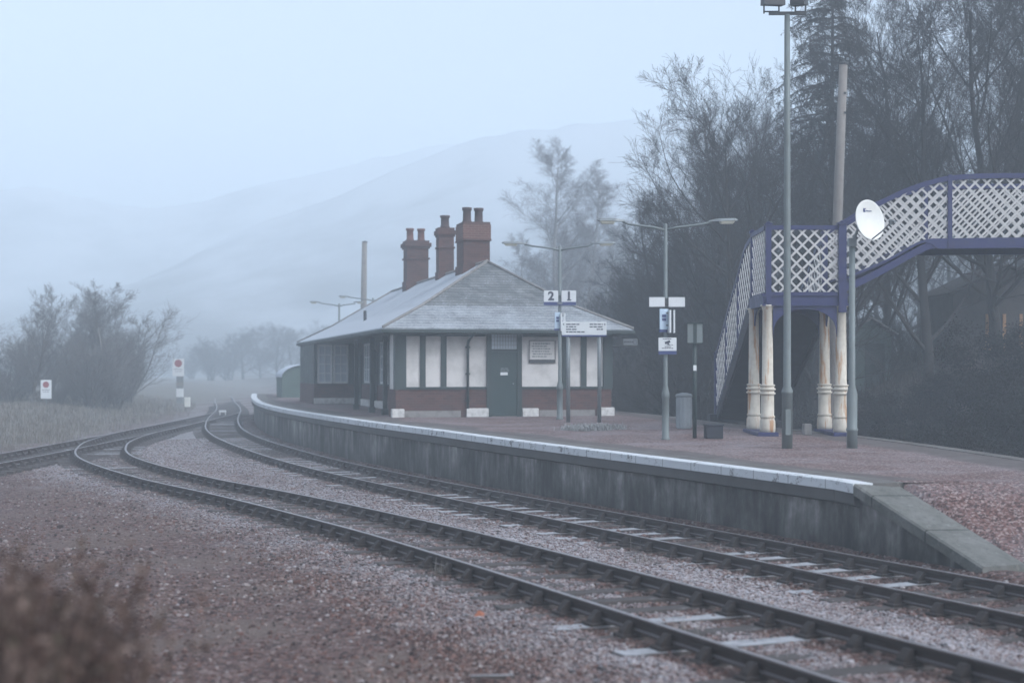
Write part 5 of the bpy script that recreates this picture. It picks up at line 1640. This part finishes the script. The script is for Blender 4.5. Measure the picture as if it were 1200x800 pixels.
# conifer in the wood
def conifer():
    px, Y = 975, 57; x = xat(px,Y); g = ground_z(x,Y); H = zat(-95,Y)-g
    rs = random.Random(5); rt = tag(empty('conifer_tree',(x,Y,g),0),'dark drooping conifer towering over the leaning pole in the wood','tree')
    A = [(0,0,-.3,0,0,H*.5,.18,.11),(0,0,H*.5,.05,0,H,.11,.02)]; B = []; T = []
    z = H*.30
    while z < H-.4:
        f = (z-H*.30)/(H*.70); L = 3.6*(1-f)**.75+.35
        for k in range(5):
            a = rs.uniform(0,6.28); p = Vector((0,0,z)); d = Vector((math.cos(a),math.sin(a),.25)); LL = L*rs.uniform(.65,1.1); n = 7
            for i in range(n):
                d = (d+Vector((0,0,-.13))+Vector((rs.gauss(0,.05),rs.gauss(0,.05),0))).normalized(); q = p+d*LL/n
                A.append((*p,*q,.04*(1-.8*i/n),.035*(1-.8*(i+1)/n)))
                if i > 0:
                    for _ in range(4):
                        e = (Vector((rs.gauss(0,1),rs.gauss(0,1),-.9))).normalized(); l2 = rs.uniform(.25,.6)*(1.1-.4*i/n)
                        w = p+(q-p)*rs.random(); u = w+e*l2; B.append((*w,*u,.008,.005))
                        for _ in range(7):
                            c = w+(u-w)*rs.random(); nd = (e*.5+Vector((rs.gauss(0,1),rs.gauss(0,1),rs.gauss(0,.7)))).normalized()*rs.uniform(.07,.15); sd = nd.cross(Vector((rs.gauss(0,1),rs.gauss(0,1),rs.gauss(0,1)))).normalized()*.02
                            T.append((c-sd,c+sd,c+nd))
                p = q
        z += rs.uniform(.22,.4)
    A = np.array(A); V,F = tubes_np(A[:,:3],A[:,3:6],A[:,6],A[:,7],5); np_mesh('trunk',V,F,M['bark'],rt,True)
    B = np.array(B); V,F = tubes_np(B[:,:3],B[:,3:6],B[:,6],B[:,7],3); cr = np_mesh('crown',V,F,M['needle'],rt)
    T = np.array([[tuple(p) for p in t] for t in T]); np_mesh('needles',T.reshape(-1,3),np.arange(len(T)*3).reshape(-1,3),M['needle'],cr)
conifer()

# evergreen brambles on the bank behind the second track
def leafy_proto(seed, w, h, n):
    rs = np.random.RandomState(seed); rt = empty('bramble_bush',(0,0,0))
    cl = rs.randn(26,3)*[w*.32,w*.3,h*.22]+[0,0,h*.42]; cl[:,2] = np.clip(cl[:,2],.1,h)
    c = cl[rs.randint(0,26,n)]+rs.randn(n,3)*[.22,.22,.17]; c[:,2] = np.abs(c[:,2])
    d = rs.randn(n,3); d /= np.linalg.norm(d,axis=1,keepdims=True); e = np.cross(d,rs.randn(n,3)); e /= np.linalg.norm(e,axis=1,keepdims=True)
    L = (.02+.03*rs.rand(n))[:,None]
    V = np.stack([c-d*L,c+e*L*.5,c+d*L,c-e*L*.5],1).reshape(-1,3); F = np.arange(4*n).reshape(-1,4)
    np_mesh('foliage',V,F,M['shrub_leaf'],rt)
    S = []
    for k in range(60):
        a = rs.rand()*6.28; t = cl[rs.randint(0,26)]; S.append((*(rs.randn(3)*[.15,.15,0]),*t,.012,.006)); S.append((*t,*(t+rs.randn(3)*[.35,.35,.3]+[0,0,.15]),.007,.004))
    S = np.array(S); V,F = tubes_np(S[:,:3],S[:,3:6],S[:,6],S[:,7],3); np_mesh('stems',V,F,M['bark'],rt)
    return rt
bp = [leafy_proto(3,2.6,1.5,16000), leafy_proto(4,3.0,1.9,19000)]; used = [False,False]
for i,(px,Y,s) in enumerate(((1185,33,.85),(1145,36,.8),(1215,37,.9),(1105,38,.75),(1070,41,.7),(1170,41,.9),(1035,44,.65),(1215,43,1.0),(1130,45,.75),(985,47,.7),(955,48,.7),(870,49,.7),(820,50,.65),(1085,37,.6),(1128,37.5,.7),(1165,36,.75),(1200,34,.8),(1050,40,.6),(1190,39,.85),(1100,43,.75),(1150,44,.9),(1060,46,.7),(1015,47,.6))):
    k = i%2; o = bp[k] if not used[k] else copy_tree(bp[k]); used[k] = True
    x = xat(px,Y); o.location = (x,Y,ground_z(x,Y)-.05); o.scale = (s,s,s); o.rotation_euler = (0,0,random.uniform(0,6.28))
    tag(o,'dark tangled bramble bush on the bank behind the second track','bush','dark brambles on the bank')

# dry grass on the far bank, tufts along the tracks
def blades(name, pts, hmin, hmax, wd, mat, label, kind='stuff', lean=.35, parent=None):
    n = len(pts); h = hmin+(hmax-hmin)*NR.rand(n); a = NR.rand(n)*6.283; l = lean*np.abs(NR.randn(n))*h
    dx, dy = np.cos(a), np.sin(a); b = NR.rand(n)*6.283; wx, wy = np.cos(b)*wd/2, np.sin(b)*wd/2
    base = pts; mid = pts+np.c_[dx*l*.35,dy*l*.35,h*.6]; tip = pts+np.c_[dx*l,dy*l,h*np.clip(1-.25*l/h,.4,1)]
    w = np.c_[wx,wy,0*wx]
    V = np.stack([base-w,base+w,mid+w*.8,mid-w*.8,tip+w*.25,tip-w*.25],1).reshape(-1,3)
    F = (np.array([(0,1,2,3),(3,2,4,5)])[None]+6*np.arange(n)[:,None,None]).reshape(-1,4)
    o = np_mesh(name,V,F,mat,parent)
    if label: tag(o,label,'grass',kind=kind)
    return o
n = 90000
Y = 50+62*NR.rand(n); X = xat(-60,Y)+(xat(236,Y)-xat(-60,Y))*NR.rand(n)
z, fr, gr, wd, dN, sN, dP, sP, dT, sT = terrain(X,Y); dS = pdist(X,Y,pS)[0]
k = (NR.rand(n) < gr*(.25+.75*(vnoise(X,Y,.7,31)>.4))) & (dN>2) & (dP>2.2) & (dS>1.6)
blades('dry_grass',np.c_[X,Y,z-.03][k],.10,.42,.022,M['dry_grass'],'tall dry frosted grass covering the bank beyond the siding')
n = 60000
Y = 29+40*NR.rand(n)**1.3; X = xat(690,Y)+(xat(1260,Y)-xat(690,Y))*NR.rand(n)
z, fr, gr, wd, dN, sN, dP, sP, dT, sT = terrain(X,Y)
k = (NR.rand(n) < wd*(.15+.85*(vnoise(X,Y,.5,33)>.42)))
blades('undergrowth',np.c_[X,Y,z-.03][k],.15,.75,.016,M['bank_litter'],'dark dead grass and brush covering the bank below the wood',lean=.6)
pts = []
for cx, cy, m, s in ((3.30,25.2,60,.12),(2.55,21.6,50,.10),(1.75,20.6,40,.10),(1.6,13.7,40,.06),(-.9,18.3,36,.08),(2.0,22.4,40,.12)):
    for _ in range(m): pts.append((cx+random.gauss(0,s),cy+random.gauss(0,s),ground_z(cx,cy)-.02))
blades('weed_tufts',np.array(pts),.08,.26,.008,M['dry_grass'],'thin dry weeds sprouting between the ballast and rails')
# frosted weed bed on the platform
pc = at(704,503.5); n = 5200
cc = np.c_[NR.randn(16)*.42,NR.randn(16)*.25]; ci = NR.randint(0,16,n)
X = pc.x+cc[ci,0]+NR.randn(n)*.13; Y = pc.y+cc[ci,1]+NR.randn(n)*.12; Z = np.array([deck_z(y) for y in Y])-.02+.10*NR.rand(n)*(NR.rand(n)<.5)
o = blades('weed_clump',np.c_[X,Y,Z],.03,.13,.011,M['frost_tuft'],None,None,1.3)
tag(o,'low frosted clump of dead weeds lying on the platform near the station door','plant')

# dead bush close to the viewpoint
def near_bush():
    rt = tag(empty('dead_bush',(-1.62,4.9,-.15),0),'dense brown clump of dead upright stems growing close by on the ballast','bush')
    rs = random.Random(9); S = []; Hd = []
    for i in range(1500):
        x, y = rs.gauss(0,.27), rs.gauss(0,.30); d = Vector((rs.gauss(0,.10)+x*.12,rs.gauss(0,.10),1)).normalized()
        L = rs.uniform(1.05,1.86)*max(.55,1-.55*max(0,x-.05)/.45)+.16; p = Vector((x*.8,y,-.1)); n = 6
        for k in range(n):
            d = (d+Vector((rs.gauss(0,.05),rs.gauss(0,.05),.03))).normalized(); q = p+d*L/n; S.append((*p,*q,.0055*(1-.1*k),.0055*(1-.1*(k+1))))
            if k >= 2:
                for _ in range(3):
                    e = (d+Vector((rs.gauss(0,.5),rs.gauss(0,.5),.1))).normalized(); w = p+(q-p)*rs.random(); u = w+e*rs.uniform(.05,.16); S.append((*w,*u,.0022,.0015))
                    for _ in range(4 if k>2 else 2):
                        c = w+(u-w)*rs.random(); f = Vector((rs.gauss(0,1),rs.gauss(0,1),rs.gauss(0,1))).normalized()*rs.uniform(.012,.028); g = f.cross(Vector((rs.gauss(0,1),rs.gauss(0,1),rs.gauss(0,1)))).normalized()*.011
                        Hd.append((c-f,c+g,c+f,c-g))
            p = q
    S = np.array(S); V,F = tubes_np(S[:,:3],S[:,3:6],S[:,6],S[:,7],3); np_mesh('stems',V,F,M['dead_stem'],rt)
    T = np.array([[tuple(p) for p in t] for t in Hd]); np_mesh('seed_heads',T.reshape(-1,3),np.arange(len(T)*4).reshape(-1,4),M['dead_stem'],rt)
near_bush()
# ------------------------------------------------------------------ hills
def hill(name, label, ridge, Yr, front, back, seed):
    nx, nt = 220, 34
    px = np.linspace(ridge[0][0], ridge[-1][0], nx); zr = CZ-(np.interp(px,[a for a,_ in ridge],[b for _,b in ridge])-HOR)*Yr/FPX
    xr = (px-600)/FPX*Yr
    V = []
    for j in range(nt+1):
        t = j/nt*2-1                      # -1 front foot, 0 ridge, 1 back foot
        y = Yr+(front*t if t < 0 else back*t)
        pr = 1-abs(t); pr = pr*pr*(3-2*pr)*.55+.45*pr
        xx = xr*(1+.0*t); yy = np.full(nx,y)
        nz = (vnoise(xx,yy,.008,seed)-.5)*22+(vnoise(xx,yy,.035,seed+1)-.5)*6
        z = -.8+(zr+.8)*pr + nz*pr*min(1,abs(t)*4) + (vnoise(xx,yy,.12,seed+2)-.5)*2*pr
        V.append(np.c_[xx,yy,z])
    V = np.vstack(V); i = np.arange(nt*(nx-1)); r = i//(nx-1); c = i%(nx-1); a = r*nx+c
    o = np_mesh(name, V, np.c_[a,a+1,a+nx+1,a+nx], M['hill'], smooth=True)
    tag(o, label, 'hill', kind='structure')
hill('hills','misty frosted hillside rising behind the station',[(60,400),(150,338),(300,264),(413,222),(467,195),(533,171),(600,153),(667,148),(733,140),(800,137),(1000,150),(1200,190),(1500,300)],520,230,130,40)
hill('hills','fainter snowy hill beyond the first ridge',[(-420,300),(-200,252),(0,226),(60,222),(150,244),(200,246),(240,236),(300,218),(370,201),(440,186),(510,171),(600,165),(800,185),(1000,260)],650,200,140,60)

# ------------------------------------------------------------------ haze
def haze():
    m = bpy.data.materials.new('haze'); m.use_nodes = True; t = m.node_tree
    for nd in list(t.nodes):
        if nd.type != 'OUTPUT_MATERIAL': t.nodes.remove(nd)
    v = t.nodes.new('ShaderNodeVolumePrincipled')
    v.inputs['Color'].default_value = (.84,.93,1.0,1); v.inputs['Density'].default_value = HAZE; v.inputs['Anisotropy'].default_value = .0
    t.links.new(v.outputs[0], t.nodes['Material Output'].inputs['Volume'])
    try: m.cycles.homogeneous_volume = True
    except Exception: pass
    b = MB(); b.box(-820,-80,-2.5,820,960,112)
    o = b.build('haze', m); tag(o,'even cold morning mist filling the valley','haze',kind='stuff')
HAZE = .0035
haze()

# ------------------------------------------------------------------ sky, sun, camera
SUN_EL, SUN_AZ = 38.0, 130.0       # degrees; azimuth clockwise from +Y
w = bpy.data.worlds.new('World'); SC.world = w; w.use_nodes = True
t = w.node_tree; bg = t.nodes['Background']
sky = t.nodes.new('ShaderNodeTexSky'); sky.sky_type = 'NISHITA'; sky.sun_disc = False
sky.sun_elevation = R(SUN_EL); sky.sun_rotation = R(SUN_AZ); sky.air_density = 1.0; sky.dust_density = 4.5; sky.ozone_density = 3.0
hs = t.nodes.new('ShaderNodeHueSaturation'); hs.inputs['Saturation'].default_value = .32; t.links.new(sky.outputs[0], hs.inputs['Color']); t.links.new(hs.outputs[0], bg.inputs[0]); bg.inputs[1].default_value = .15
sl = bpy.data.lights.new('Sun','SUN'); sl.energy = 1.15; sl.angle = R(40); sl.color = (1,.985,.94)
so = bpy.data.objects.new('Sun', sl); COL.objects.link(so)
az, el = R(SUN_AZ), R(SUN_EL)
d = Vector((math.sin(az)*math.cos(el), math.cos(az)*math.cos(el), math.sin(el)))
so.rotation_euler = d.to_track_quat('Z','Y').to_euler(); so.location = (0,0,40)

cam = bpy.data.cameras.new('Camera'); co = bpy.data.objects.new('Camera', cam); COL.objects.link(co); SC.camera = co
co.location = (0,0,CZ); co.rotation_euler = (R(90),0,0)
cam.sensor_width = 36; cam.sensor_fit = 'HORIZONTAL'; cam.lens = 36*FPX/1200; cam.shift_y = (HOR-400)/1200
cam.clip_start = .1; cam.clip_end = 3000
cam.dof.use_dof = True; cam.dof.focus_distance = 31; cam.dof.aperture_fstop = 1.1
vs = SC.view_settings; SC.display_settings.display_device = 'sRGB'
vs.view_transform = 'Standard'; vs.look = 'None'; vs.exposure = .86; vs.use_white_balance = True; vs.white_balance_temperature = 5880; vs.gamma = 1.0; vs.use_curve_mapping = False
SC.cycles.volume_bounces = 4; SC.cycles.max_bounces = 8; SC.cycles.diffuse_bounces = 3; SC.cycles.glossy_bounces = 3
SC.cycles.use_denoising = True
SC.render.film_transparent = False
